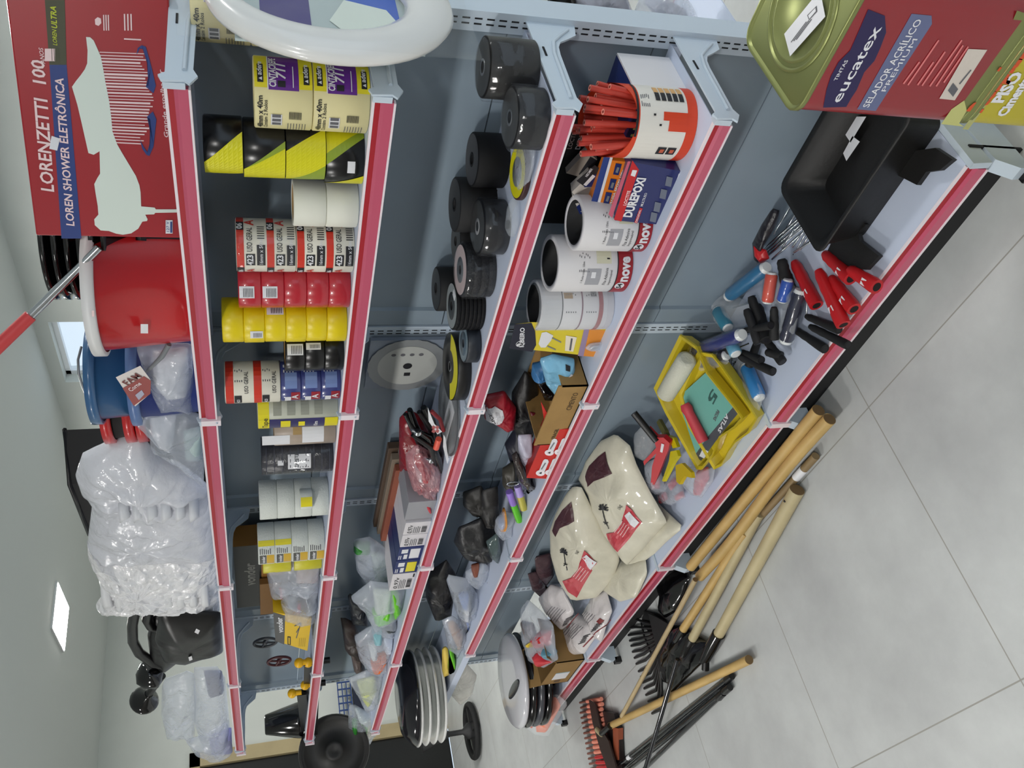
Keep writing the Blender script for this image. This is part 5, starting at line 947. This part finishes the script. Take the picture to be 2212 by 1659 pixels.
T=thing('paint_roller_sleeve','thick plain white roller sleeve resting in the yellow tray','paint roller',a); b=MBt(T); a=pY(*pY.uv(1500,768),.028); c_=pY(*pY.uv(1448,848),.02); b.tube([a+(c_-a)*t for t in (0,.03,.5,.97,1)],[.02,.03,.031,.03,.022],mat((206,206,190),.9,bump=.4,bs=150),20); b.build('nap',T)
T=thing('paint_roller','rosy red handle lying across the teal card','paint roller',pC(*pC.uv(1515,910))); b=MBt(T); a,c_=pC(*pC.uv(1489,868),.02),pC(*pC.uv(1528,950),.016); b.tube([a+(c_-a)*i/8 for i in range(9)],[.014,.019,.0155,.0165,.0165,.017,.0175,.018,.017],mat((196,58,70),.5),14); b.build('grip',T)
# caulking gun, clips and pink bags
pg=tilt((1375,880),.05,(1450,1000),.23)
T=thing('caulking_gun','red plastic caulking gun frame with a black rod','tool',pg(*pg.uv(1430,960))); b=MBt(T); RP=mat((190,32,42),.35)
b.prism([pg(*pg.uv(*p),.0) for p in [(1405,920),(1422,938),(1440,938),(1453,950),(1450,965),(1436,1000),(1420,1040),(1412,1038),(1415,1000),(1424,972),(1398,998),(1396,990),(1424,960),(1420,945),(1403,928)]],pg.n*.02,RP); b.build('frame',T)
MBt(T).tube([pg(*pg.uv(1376,885),.02),pg(*pg.uv(1425,945),.02)],.012,BLACK,12).build('rod',T); b=MBt(T); puv(b,pg,[(1436,950),(1442,952),(1438,970),(1433,968)],LABEL,.022); b.build('price_sticker',T)
YC=mat((214,200,24),.35)
for i,(pts,lab) in enumerate([([(1455,975),(1468,972),(1472,985),(1462,998),(1440,1040),(1437,1038),(1452,995)],'lime yellow spring clip pointing down'),([(1466,1005),(1480,1000),(1500,1020),(1502,1032),(1485,1028),(1475,1046),(1468,1040)],'amber yellow hook shaped clip below the lime one'),([(1430,905),(1444,930),(1456,962),(1450,965),(1436,935),(1425,912)],'dark olive clip strip beside the yellow tray rim'),([(1452,940),(1462,945),(1470,965),(1460,968)],'small yellow clip touching the tray rim')]):
    q=tilt((1430,905),.06,(1480,1010),.24); T=thing('plastic_clip',lab,'clip',q(*q.uv(*pts[0])),0,'yellow plastic clips'); b=MBt(T); b.prism([q(*q.uv(*p)) for p in pts],q.n*.012,[YC,mat((206,176,20),.35),mat((110,106,50),.4),YC][i]); b.build('body',T)
PKB=mat((196,60,80),.35)
for i,(pts,inn,lab,m_) in enumerate([([(1372,935),(1395,912),(1420,960),(1425,985),(1395,995),(1370,985)],[],'clear bag puffed up behind the caulking gun',CLEAR),
 ([(1395,1000),(1415,990),(1435,1045),(1440,1060),(1420,1068),(1395,1050)],[('tube',[(1405,1040),(1425,1035),(1426,1055),(1408,1058)],.015,PKB)],'clear bag with a pink piece at the tip of the caulking gun',CLEARD),
 ([(1430,1030),(1460,1015),(1475,1050),(1480,1075),(1450,1092),(1422,1085),(1420,1060)],[('tube',[(1445,1045),(1460,1030),(1468,1038),(1450,1060)],.016,PKB),('tube',[(1424,1070),(1438,1062),(1442,1078),(1428,1088)],.014,PKB),('tube',[(1458,1070),(1475,1060),(1478,1072),(1462,1082)],.014,PKB)],'clear bag with three pink tubes between clip and cream bag',CLEARD),
 ([(1480,1005),(1505,1005),(1520,1010),(1545,1010),(1540,1040),(1515,1075),(1495,1070),(1478,1050)],[('tube',[(1512,1012),(1530,1008),(1532,1032),(1512,1070),(1500,1070),(1502,1045)],.018,PKB)],'clear bag with one long pink tube nearest the rail',CLEARD)]):
    q=Pl((0,0,z5+.03),(0,0,1)) if i>1 else tilt((1375,930),.06,(1430,1040),.22)
    bag('plastic_bag',lab,'bag',q,pts,.026,m_,inn,95+i,.3)
# cream cotton waste bags
CR2=mat((208,203,184),.42,coat=.25,bump=.6,bs=22,var=.07,vs_=14)
def cotton(name,lab,pl,pts,T_,seed,deco=None,m=CR2,back=.5,amp=.15): return bag(name,lab,'bag',pl,pts,T_,m,[],seed,amp,deco=deco,back=back,fr=11)
MAR=mat((72,34,42),.4,coat=.3); PKL=mat((196,62,74),.3,coat=.4)
def bdeco(marr,pink,stk,flower,kg,k=.75):
    def g(b,pw,pl):
        p2=Pl(pl.o+pl.n*pw.T*k,pl.n)
        def sub(pts,m,off):   # subdivided fan so the print follows the bulge
            q=[Vector(p2.uv(*p)) for p in pts]; c=sum(q,Vector((0,0)))/len(q); R_=6; n=len(q)
            for i in range(n):
                for j in range(3):
                    e0=q[i].lerp(q[(i+1)%n],j/3); e1=q[i].lerp(q[(i+1)%n],(j+1)/3)
                    for r in range(R_):
                        f0,f1=r/R_,(r+1)/R_; P_=[c+(e0-c)*f0,c+(e0-c)*f1,c+(e1-c)*f1,c+(e1-c)*f0]
                        b.add([pw(p.x,p.y,off) for p in P_],[(0,1,2,3)],m,True)
        if marr: sub(marr,MAR,.0035)
        if pink: sub(pink,PKL,.0035)
        if stk: sub(stk,LABEL,.006)
        if flower:
            u,v,s_=flower; W=lambda p0,p1,w_: luv(b,p2,p0,p1,w_,INK,.002,pw)
            for t in range(5): W((u+7*s_*t/5,v+34*s_*t/5*1.4),(u+7*s_*(t+1)/5,v+34*s_*(t+1)/5*1.4),2.2)
            for dx,dy in ((-10,-6),(-6,-10),(0,-11),(7,-9),(11,-3),(-11,2),(11,4)): W((u,v),(u+dx*s_,v+dy*s_),3.2)
            for dx,dy in ((-5,-5),(5,-3),(-6,2)): W((u+4*s_,v+34*s_),(u+4*s_+dx*s_,v+34*s_+dy*s_),2.6)
        if kg: tuv(b,p2,'1kg',(kg[0],kg[1]+4),(kg[0]+2,kg[1]-6),6,INK,fn=pw,off=.002)
        if pink:
            for i in range(4): 
                c0=pink[3]; luv(b,p2,(c0[0]+6+i*5,c0[1]-3+i*4),(c0[0]+26+i*5,c0[1]-30+i*4),1.4,PK,.005,pw)
    return g
pb1=tilt((1330,940),.04,(1435,1140),.2)
cotton('cotton_bag','cream cotton bag with pink label, higher of the two front bags, by the pink tubes',pb1,[(1330,937),(1298,952),(1268,990),(1252,1030),(1272,1066),(1282,1100),(1305,1152),(1336,1192),(1354,1222),(1395,1180),(1441,1127),(1402,1058),(1375,1004),(1360,962)],.045,101,bdeco([(1305,977),(1290,988),(1270,1008),(1263,1030),(1272,1050),(1285,1038),(1324,1022),(1313,996)],[(1357,1087),(1354,1108),(1346,1129),(1325,1150),(1307,1155),(1313,1170),(1336,1191),(1361,1162),(1388,1127)],[(1354,1110),(1363,1102),(1384,1126),(1376,1136)],(1309,1094,1),(1344,1096)))
pb2=tilt((1240,1055),.04,(1330,1215),.22)
cotton('cotton_bag','cream cotton bag with pink label, lower of the two front bags',pb2,[(1236,1052),(1222,1068),(1200,1110),(1188,1145),(1190,1195),(1205,1250),(1236,1298),(1290,1290),(1325,1250),(1338,1212),(1336,1194),(1305,1150),(1281,1104),(1268,1077),(1255,1050)],.045,102,bdeco([(1233,1085),(1212,1105),(1196,1130),(1190,1150),(1200,1160),(1210,1140),(1243,1122),(1236,1100)],[(1268,1180),(1260,1200),(1252,1225),(1235,1245),(1214,1256),(1225,1280),(1243,1296),(1260,1265),(1292,1212)],[(1262,1198),(1272,1190),(1292,1210),(1281,1223)],(1220,1190,.85),(1253,1188)))
cotton('cotton_bag','plain cream bag half hidden under the higher cotton bag, touching the deck',Pl((0,0,z5+.02),(0,0,1)),[(1400,1062),(1430,1095),(1477,1139),(1440,1170),(1413,1197),(1360,1235),(1340,1225),(1380,1150)],.028,103)
cotton('cotton_bag','plain cream bag in clear film lying flat at the rail under the lower bag',Pl((0,0,z5+.02),(0,0,1)),[(1340,1205),(1395,1210),(1398,1240),(1375,1290),(1340,1300),(1300,1275),(1310,1230)],.03,104)
WBG=mat((214,208,208),.25,coat=.4,bump=.5)
for i,(pts,lab,u,v) in enumerate([([(1165,1290),(1190,1262),(1215,1270),(1240,1320),(1232,1345),(1215,1360),(1195,1340),(1178,1315)],'film covered cream pouch with fine print and barcode, highest of three',1213,1352),([(1215,1350),(1250,1325),(1285,1345),(1290,1372),(1262,1412),(1235,1415),(1225,1395)],'film covered cream pouch with barcode, nearest the cardboard box',1255,1388),([(1262,1325),(1285,1280),(1310,1275),(1322,1320),(1310,1350),(1300,1385),(1285,1380),(1275,1350)],'film covered cream pouch with a small dark red square',1281,1362)]):
    def dd(b,pw,pl,u=u,v=v,i=i):
        p2=Pl(pl.o+pl.n*pw.T*.7,pl.n)
        for k in range(5): luv(b,p2,(u-2+k*2.5,v+3-k*4),(u+8+k*2.5,v-2-k*4),1.6,INK,.0015,pw)
        for k in range(6): luv(b,p2,(u-12-k*5,v-8-k*2),(u+8-k*5,v-34-k*2),.9,INKG,.0012,pw)
        luv(b,p2,(u+2,v+10),(u+28,v-22),1.6,mat((130,40,44),.4),.0015,pw)
        if i==2: puv(b,p2,[(1290,1342),(1297,1335),(1301,1341),(1294,1349)],mat((120,34,34),.5),.002,pw)
    cotton('cotton_pouch',lab,Pl((0,0,z5+.05-.01*i),(0,0,1)) if i else tilt((1175,1280),.06,(1230,1350),.24),pts,.035,105+i,dd,WBG)
for pts,lab in [([(1155,1205),(1190,1195),(1195,1240),(1180,1262),(1160,1250)],'dark plum patterned bag against the panel above the pouches'),([(1140,1240),(1160,1235),(1185,1270),(1172,1290),(1150,1275)],'grey brown bag rim behind the highest pouch')]:
    bag('dark_bag',lab,'bag',tilt((1150,1200),.03,(1190,1260),.24),pts,.03,mat((74,50,56),.4,bump=.5,var=.3,vs_=40),[],110+len(pts),.25)
# carton with red toys and the orange bag
T=thing('cardboard_box','open brown cardboard box holding red bagged goods at the far end of the base','box',(2.98,.27,z5)); b=MBt(T); x0,x1,y0,y1,h=2.80,3.09,.15,.355,.135
BXC=mat((146,114,66),.75,var=.06)
for q in ((x0,x0+.004,y0,y1),(x1-.004,x1,y0,y1),(x0,x1,y0,y0+.004),(x0,x1,y1-.004,y1)): b.box(*q,z5,z5+h,BXC)
b.box(x0,x1,y0,y1,z5,z5+.004,BXC); b.build('carton',T)
b=MBt(T); b.prism([(x0,y0,z5+h),(x0,y1,z5+h),(x0-.06,y1-.01,z5+h+.06),(x0-.06,y0+.01,z5+h+.06)],(.003,0,0),BXC); b.build('flap',T); b=MBt(T); b.prism([(x1,y0,z5+h),(x1,y1,z5+h),(x1+.05,y1-.01,z5+h+.05),(x1+.05,y0+.01,z5+h+.05)],(.003,0,0),BXC); b.build('flap',T)
b=MBt(T); f=Pl((x1,y1,z5)); b.decal(f,.06,.14,.03,.1,LABEL); b.decal(f,.14,.15,.03,.1,mat((150,180,190),.4)); b.decal(f,.02,.05,.05,.08,mat((90,66,36),.6)); b.build('shipping_label',T)
bag('plastic_bag','bag of red and yellow toys lying on the cardboard box','bag',tilt((1150,1290),.08,(1190,1440),.31),[(1125,1315),(1140,1295),(1170,1320),(1195,1350),(1200,1400),(1205,1425),(1175,1443),(1145,1430),(1130,1380)],.035,CLEARD,[('red_toy',[(1150,1378),(1170,1360),(1190,1362),(1188,1395),(1165,1400)],.04,RED),('red_toy',[(1150,1410),(1172,1402),(1195,1430),(1170,1440)],.04,mat((200,50,60),.4)),('yellow_part',[(1147,1384),(1158,1382),(1158,1396),(1148,1396)],.046,YT_ if 0 else YELT),('blue_card',[(1185,1390),(1200,1412),(1190,1425),(1178,1410)],.043,mat((100,150,170),.4)),('wire_coil',[(1128,1340),(1150,1345),(1158,1375),(1140,1385)],.03,mat((130,120,120),.3))],120,.25)
bag('plastic_bag','orange cloth goods in a milky bag past the end of the base','bag',Pl((0,.36,.2),(0,.6,.8)),[(1175,1503),(1205,1500),(1228,1520),(1215,1540),(1185,1590),(1160,1588),(1135,1570),(1133,1545)],.035,CLEAR,[('cloth',[(1160,1512),(1200,1505),(1212,1525),(1180,1582),(1158,1580)],.03,mat((236,136,104),.7)),('cloth',[(1140,1530),(1165,1515),(1185,1540),(1150,1572),(1138,1560)],.034,mat((226,116,84),.7))],121,.25)
# ================= floor tools =================
def pole(name,lab,cat,p,q,za,zb,r,m,group=None,flat=1,bend=0,r2=None,capm=None,extra=None,part='shaft'):
    a,c_=A(*p,z=za),A(*q,z=zb); T=thing(name,lab,cat,a,0,group); b=MBt(T); d=c_-a; s_=d.cross(Vector((0,0,1))).normalized(); n_=12
    b.tube([a+d*i/n_+s_*bend*math.sin(2*PI*i/n_) for i in range(n_+1)],[r+((r2 or r)-r)*i/n_ for i in range(n_+1)],m,16); b.build(part,T)
    if capm: b=MBt(T); dn=-d.normalized(); b.M=b.M@Matrix.Translation(a)@dn.to_track_quat('Z','Y').to_matrix().to_4x4(); b.lathe([(0,.0012),(r*.97,.0008)],capm,16); b.build('end_grain',T)
    return T,a,c_
pole('wooden_pole','thick turned wooden tool handle lying closest to the base','tool handle',(1768,886),(1492,1224),.075,.06,.0185,WOOD,'thick wooden tool handles',capm=WOODE)
pole('wooden_pole','thick gently bent wooden tool handle lying beside the closest one','tool handle',(1792,905),(1512,1245),.06,.06,.0185,WOOD,'thick wooden tool handles',bend=.008,capm=WOODE)
T,a,c_=pole('wooden_stick','thin grey brown wooden stick with a white sticker','stick',(1762,985),(1590,1175),.022,.022,.0125,mat((134,112,78),.6,var=.15),r2=.0105); b=MBt(T); d=(c_-a).normalized(); b.tube([a+d*.07,a+d*.12],.0135,LABEL,14); b.build('price_sticker',T)
T,a,c_=pole('shovel','wide flat sided pale wooden handle in a black steel socket, farthest from the base','shovel',(1722,1058),(1547,1380),.03,.032,.023,WOODP,r2=.019,capm=WOODE,part='handle'); MBt(T).cyl(a+(c_-a)*.06+Vector((0,0,.0225)),a+(c_-a)*.065+Vector((0,0,.0232)),.004,INK,n=8).build('nail',T)
d=(c_-a).normalized(); b=MBt(T); b.tube([c_-d*.03,c_+d*.04,c_+d*.14],[.024,.024,.018],BLACKG,14); b.tube([c_+d*.09+Vector((.0,-.02,0)),c_+d*.15+Vector((0,.025,0))],.014,BLACK,10); b.build('socket',T)
def blade(T,pts,th_,m=BLACKG,z=.02,name='blade',seed=1):
    pl=Pl((0,0,z),(0,0,1)); w_=Pillow(pl,pts,th_,seed,.1,back=.3); b=MBt(T); w_.skin(b,m,8); b.build(name,T)
T,a,c_=pole('shovel','pale wooden shovel handle between the bent handle and the wide one','shovel',(1640,1110),(1494,1383),.035,.035,.0165,WOODP,part='handle'); blade(T,[(1500,1370),(1535,1390),(1520,1430),(1480,1470),(1452,1500),(1440,1480),(1465,1430),(1480,1385)],.02); b=MBt(T); b.tube([c_-(c_-a).normalized()*.01,c_+(c_-a).normalized()*.1],[.019,.014],BLACK,12); b.build('socket',T)
T,a,c_=pole('shovel','amber wooden shovel handle whose black blade lies under the thin stick','shovel',(1610,1150),(1474,1362),.045,.04,.0155,WOOD,part='handle'); blade(T,[(1470,1350),(1490,1362),(1492,1395),(1470,1440),(1445,1478),(1425,1470),(1425,1420),(1440,1375),(1455,1350)],.025,seed=3); b=MBt(T); b.tube([c_-(c_-a).normalized()*.01,c_+(c_-a).normalized()*.08],[.018,.012],BLACKG,12); b.build('socket',T)
T,a,c_=pole('rake','long thin pale stick of the black fan rake crossing the pile','rake',(1502,1252),(1343,1547),.1,.05,.0095,mat((178,158,120),.55,var=.1),capm=WOODE,part='handle')
T=thing('black_rake','black steel rake head with a wide row of bent teeth on the floor','rake',A(1430,1400,z=.01)); 
tips=[(1356,1340),(1355,1357),(1358,1372),(1361,1384),(1364,1395),(1367,1408),(1371,1421),(1375,1434),(1380,1450),(1385,1462),(1389,1474),(1392,1487),(1396,1501),(1401,1515),(1409,1541)]
for i,(u,v) in enumerate(tips):
    t=i/(len(tips)-1); h_=(1418+10*t,1350+95*t); b=MBt(T); k=(u+17+5*t,v-2-4*(t>.4)-4*t); b.tube([A(u,v,z=.006),A(*k,z=.012),A(*h_,z=.035)],.006,BLACK,6); b.build('tooth',T)
b=MBt(T); pl=Pl((0,0,.035),(0,0,1)); b.prism([pl(*pl.uv(*p)) for p in [(1403,1325),(1425,1335),(1450,1350),(1440,1450),(1428,1450),(1418,1390)]][::-1],(0,0,.006),BLACKM); b.tube([A(1385,1345,z=.02),A(1392,1375,z=.022),A(1402,1400,z=.024),A(1412,1425,z=.024)],.004,BLACK,6); b.build('head_plate',T)
T=thing('shovel','glossy black curved shovel blade at the foot of the closest handles','shovel',A(1450,1290,z=.02)); blade(T,[(1425,1240),(1480,1232),(1490,1250),(1478,1285),(1462,1320),(1438,1335),(1426,1322),(1430,1290),(1420,1262)],.03,seed=5)
T=thing('shovel','dark shovel blade behind the base foot','shovel',A(1410,1330,z=.01)); blade(T,[(1392,1318),(1420,1325),(1440,1340),(1445,1380),(1425,1400),(1405,1370),(1385,1345)],.012,BLACKM,z=.012,seed=6)
T,a,c_=pole('wooden_pole','slim wooden handle lying low across the floor toward the red rake','tool handle',(1618,1425),(1318,1568),.03,.04,.0155,WOOD,None,capm=WOODE)
for i,(p,q,za,zb,lab) in enumerate([((1464,1424),(1393,1664),.08,.07,'thin black metal pole standing out across the low wooden handle'),((1578,1463),(1318,1668),.02,.02,'black metal pole, uppermost of the parallel pair, with white sticker'),((1574,1487),(1352,1668),.02,.02,'black metal pole, second of the parallel pair'),((1560,1500),(1385,1668),.018,.018,'black metal pole lying outermost with blunt cap'),((1565,1476),(1338,1668),.012,.012,'black metal pole between the parallel pair')]):
    T,a,c_=pole('metal_pole',lab,'pole',p,q,za,zb,.009,mat((26,28,34),.2,metal=.4,coat=.6),'black metal poles',part='tube')
    if i: b=MBt(T); d=(c_-a).normalized(); b.tube([a-d*.012,a+d*.03,a+d*.04],[.012,.013,.01],BLACK,12); b.build('end_cap',T)
    if i==1: b=MBt(T); b.tube([a+(c_-a)*.78,a+(c_-a)*.81],.0098,LABEL,12); b.build('price_sticker',T)
# salmon rake and its dark backing
T=thing('plastic_rake','salmon and red plastic rake with many flat teeth on the floor','rake',A(1270,1580,z=.02)); SA=mat((226,140,118),.55)
for i in range(14):
    v=1518+i*11; u=1250+i*2.0+(3 if i<2 else 0); b=MBt(T); b.tube([A(u,v,z=.012),A(u+16,v-3,z=.02)],.006,mat((120,70,58),.6),6); b.tube([A(u+16,v-3,z=.02),A(u+46,v-8 if i<12 else v-4,z=.03)],.0105,SA if i<11 else RED,6); b.build('tooth',T)
pl=Pl((0,0,.045),(0,0,1)); b=MBt(T); b.prism([pl(*pl.uv(*p)) for p in [(1275,1512),(1288,1520),(1300,1570),(1318,1600),(1335,1660),(1318,1668),(1300,1620),(1283,1560)]][::-1],(0,0,.008),mat((50,34,30),.5)); b.build('head_bar',T)
T=thing('dust_pan','dark brown plastic pan with an orange edge by the salmon rake','dust pan',A(1330,1560,z=.01)); b=MBt(T); pl=Pl((0,0,.008),(0,0,1))
b.prism([pl(*pl.uv(*p)) for p in [(1288,1530),(1335,1540),(1345,1580),(1350,1664),(1322,1668),(1305,1600)]][::-1],(0,0,.02),mat((34,24,24),.4)); b.build('pan',T); b=MBt(T); b.prism([pl(*pl.uv(*p)) for p in [(1334,1570),(1346,1572),(1346,1640),(1336,1640)]][::-1],(0,0,.024),mat((150,76,50),.5)); b.build('edge',T)
T=thing('wooden_pole','short stub of pale wood in a black collar at the rake head','tool handle',A(1292,1580,z=.06)); b=MBt(T); b.tube([A(1291,1576,z=.05),A(1300,1585,z=.055)],.015,WOODP,14); b.build('shaft',T); b=MBt(T); b.tube([A(1300,1584,z=.055),A(1318,1568,z=.055)],.014,BLACK,12); b.build('collar',T)
# ================= paint tins =================
TX0,TX1,TY0,TY1=-.365,-.128,.228,.462
GLD=mat((132,138,84),.36,metal=.5); 
def tin(lab,z0,face,deco):
    T=thing('paint_tin',lab,'paint tin',((TX0+TX1)/2,(TY0+TY1)/2,z0)); cx,cy=T.location.x,T.location.y; b=MB()
    def rr(k,z,r=.032):
        o=[]
        for sx,sy,a0 in ((1,1,0),(-1,1,90),(-1,-1,180),(1,-1,270)):
            for i in range(5): a=math.radians(a0+i*22.5); o.append((sx*((TX1-TX0)/2-r)+(r+k)*math.cos(a),sy*((TY1-TY0)/2-r)+(r+k)*math.sin(a),z))
        return o
    b.loop([rr(-.002,.004),rr(0,.012),rr(0,.036)],GLD if z0 else face,cap=False); b.loop([rr(0,.036),rr(0,.338),rr(-.001,.341)],face,cap=False); TT=b.build('body',T)
    b=MB(); b.loop([rr(0,.338),rr(.003,.341),rr(.003,.348),rr(0,.35),rr(-.003,.346),rr(-.006,.344)],GLD,cap=True); b.build('rim',T); b=MB(); b.loop([rr(.002,.0),rr(.002,.01),rr(0,.012)],GLD,cap=True); b.build('base_rim',T); b=MB()
    b.lathe([(.094,.3445),(.092,.348),(.088,.348),(.086,.343),(.08,.342),(.078,.347),(.074,.347),(.072,.3445),(0,.3446)],GLD,48); b.build('lid',T)
    b=MBt(T); deco(b); b.build('print',TT); return T
RT=mat((136,26,34),.3,coat=.5); pt=Pl((0,TY1,0)); s6=lambda L_:[(x/3.606+1600,y/3.606) for x,y in L_]
def d_red(b):
    S=s6; NVY=mat((34,24,74),.4)
    brush=[(640,835),(665,700),(700,590),(760,480),(850,390),(930,210),(990,70),(1060,110),(1120,120),(1130,250),(1085,370),(1040,470),(960,560),(900,700),(860,760),(820,830)]
    n=len(brush); q=S(brush)
    for i in range(n//2-1): puv(b,pt,[q[i],q[i+1],q[n-2-i],q[n-1-i]],NVY,.0012)
    puv(b,pt,[q[7],q[8],q[6]],NVY,.0012)
    tuv(b,pt,'eucatex',*S([(765,800),(1098,205)]),17,LABEL,.01); tuv(b,pt,'TINTAS',*S([(745,625),(835,465)]),6,LABEL,.01)
    puv(b,pt,S([(905,850),(1330,105),(1485,120),(1488,185),(1050,862)]),mat((96,104,140),.4)); tuv(b,pt,'SELADOR ACRÍLICO',*S([(990,835),(1412,150)]),11,LABEL,.01); tuv(b,pt,'PREMIUM',*S([(1120,715),(1375,300)]),8,LABEL,.0)
    for (x0,y0,x1,y1) in [(1265,650,1390,480),(1300,660,1540,310),(1375,660,1500,480),(1410,665,1590,400),(1470,670,1720,310),(1520,670,1730,350),(1580,640,1770,360)]: luv(b,pt,*S([(x0,y0),(x1,y1)]),3.2,mat((214,120,120),.5))
    puv(b,pt,S([(1545,765),(1770,378),(1918,385),(1665,778)]),mat((206,196,186),.5),.0012); puv(b,pt,S([(1610,700),(1650,640),(1690,690),(1650,750)]),INKG,.0018); luv(b,pt,*S([(1700,650),(1790,540)]),3,INKG,.0018)
    puv(b,pt,S([(2150,80),(2212,100),(2212,160),(2120,150)]),GLD,.001)
    pz_=Pl((0,0,.35+.347),(0,0,1)); puv(b,pz_,S([(345,265),(560,0),(640,0),(665,130),(390,440)]),LABEL,.0015); 
    for i in range(3): luv(b,pz_,*S([(400+i*20,330-i*10),(520+i*20,170-i*10)]),2,INKG,.002)
    puv(b,pz_,S([(525,120),(600,45),(605,90),(540,160)]),INKG,.002); puv(b,pz_,S([(535,122),(592,62),(596,88),(545,148)]),LABEL,.0025)
tin('red square paint tin with a gold lid, standing on the yellow tin',.35,RT,d_red)
YT_=mat((176,164,40),.35,coat=.3)
def d_yel(b):
    S=s6; b.decal(pt,*[-TX1+.0,-TX0],.335,.348,mat((170,170,110),.4,)); 
    RO=mat((206,80,36),.5); tuv(b,pt,'Resplast',*S([(1860,880),(2290,330)]),24,RO,.05); tuv(b,pt,'PISO',*S([(2030,800),(2200,560)]),18,LABEL,.05); tuv(b,pt,'Cimentado',*S([(2060,900),(2330,500)]),15,LABEL,.05)
    puv(b,pt,S([(1560,965),(1640,850),(1740,780),(1760,860),(1700,960),(1740,985)]),mat((190,190,120),.5),.0006)
tin('yellow square paint tin on the floor beneath the red one',0,YT_,d_yel)
# ================= other side of the unit, seen past the near upright =================
b=MB(); b.box(.02,.9,-.42,-.08,.50,.503,DECK); b.box(.02,.9,-.424,-.42,.46,.503,PINK); b.build('rear_shelf_deck',G)
bag('plastic_bag','clear bag of white hoses on the far side of the unit past the near upright','bag',PF(-.2),[(1380,0),(1420,-40),(1470,-30),(1500,20),(1512,48),(1450,45),(1400,40),(1370,30)],.06,CLEARD,[('hose',[(1390,5),(1420,-10),(1480,20),(1490,42),(1420,38)],.03,mat((200,200,210),.3))],130,.2)
T=thing('pipe_fitting','dark pipe fitting with a round mouth on the far side of the unit','pipe fitting',A(1210,8,y=-.2)); b=MBt(T); p=A(1212,10,y=-.2); b.M=b.M@Matrix.Translation(p)@(CAM-p).normalized().to_track_quat('Z','Y').to_matrix().to_4x4(); b.lathe([(.0,-.06),(.03,-.06),(.032,.0),(.024,.002),(.022,-.03),(0,-.03)],mat((40,38,36),.3),24); b.build('body',T)
bag('plastic_bag','glossy white and black bag beside the dark pipe fitting','bag',PF(-.22),[(1235,-20),(1290,-30),(1350,-20),(1365,20),(1320,32),(1260,26),(1236,18)],.05,mat((150,150,160),.15,bump=.7),[],131,.2)
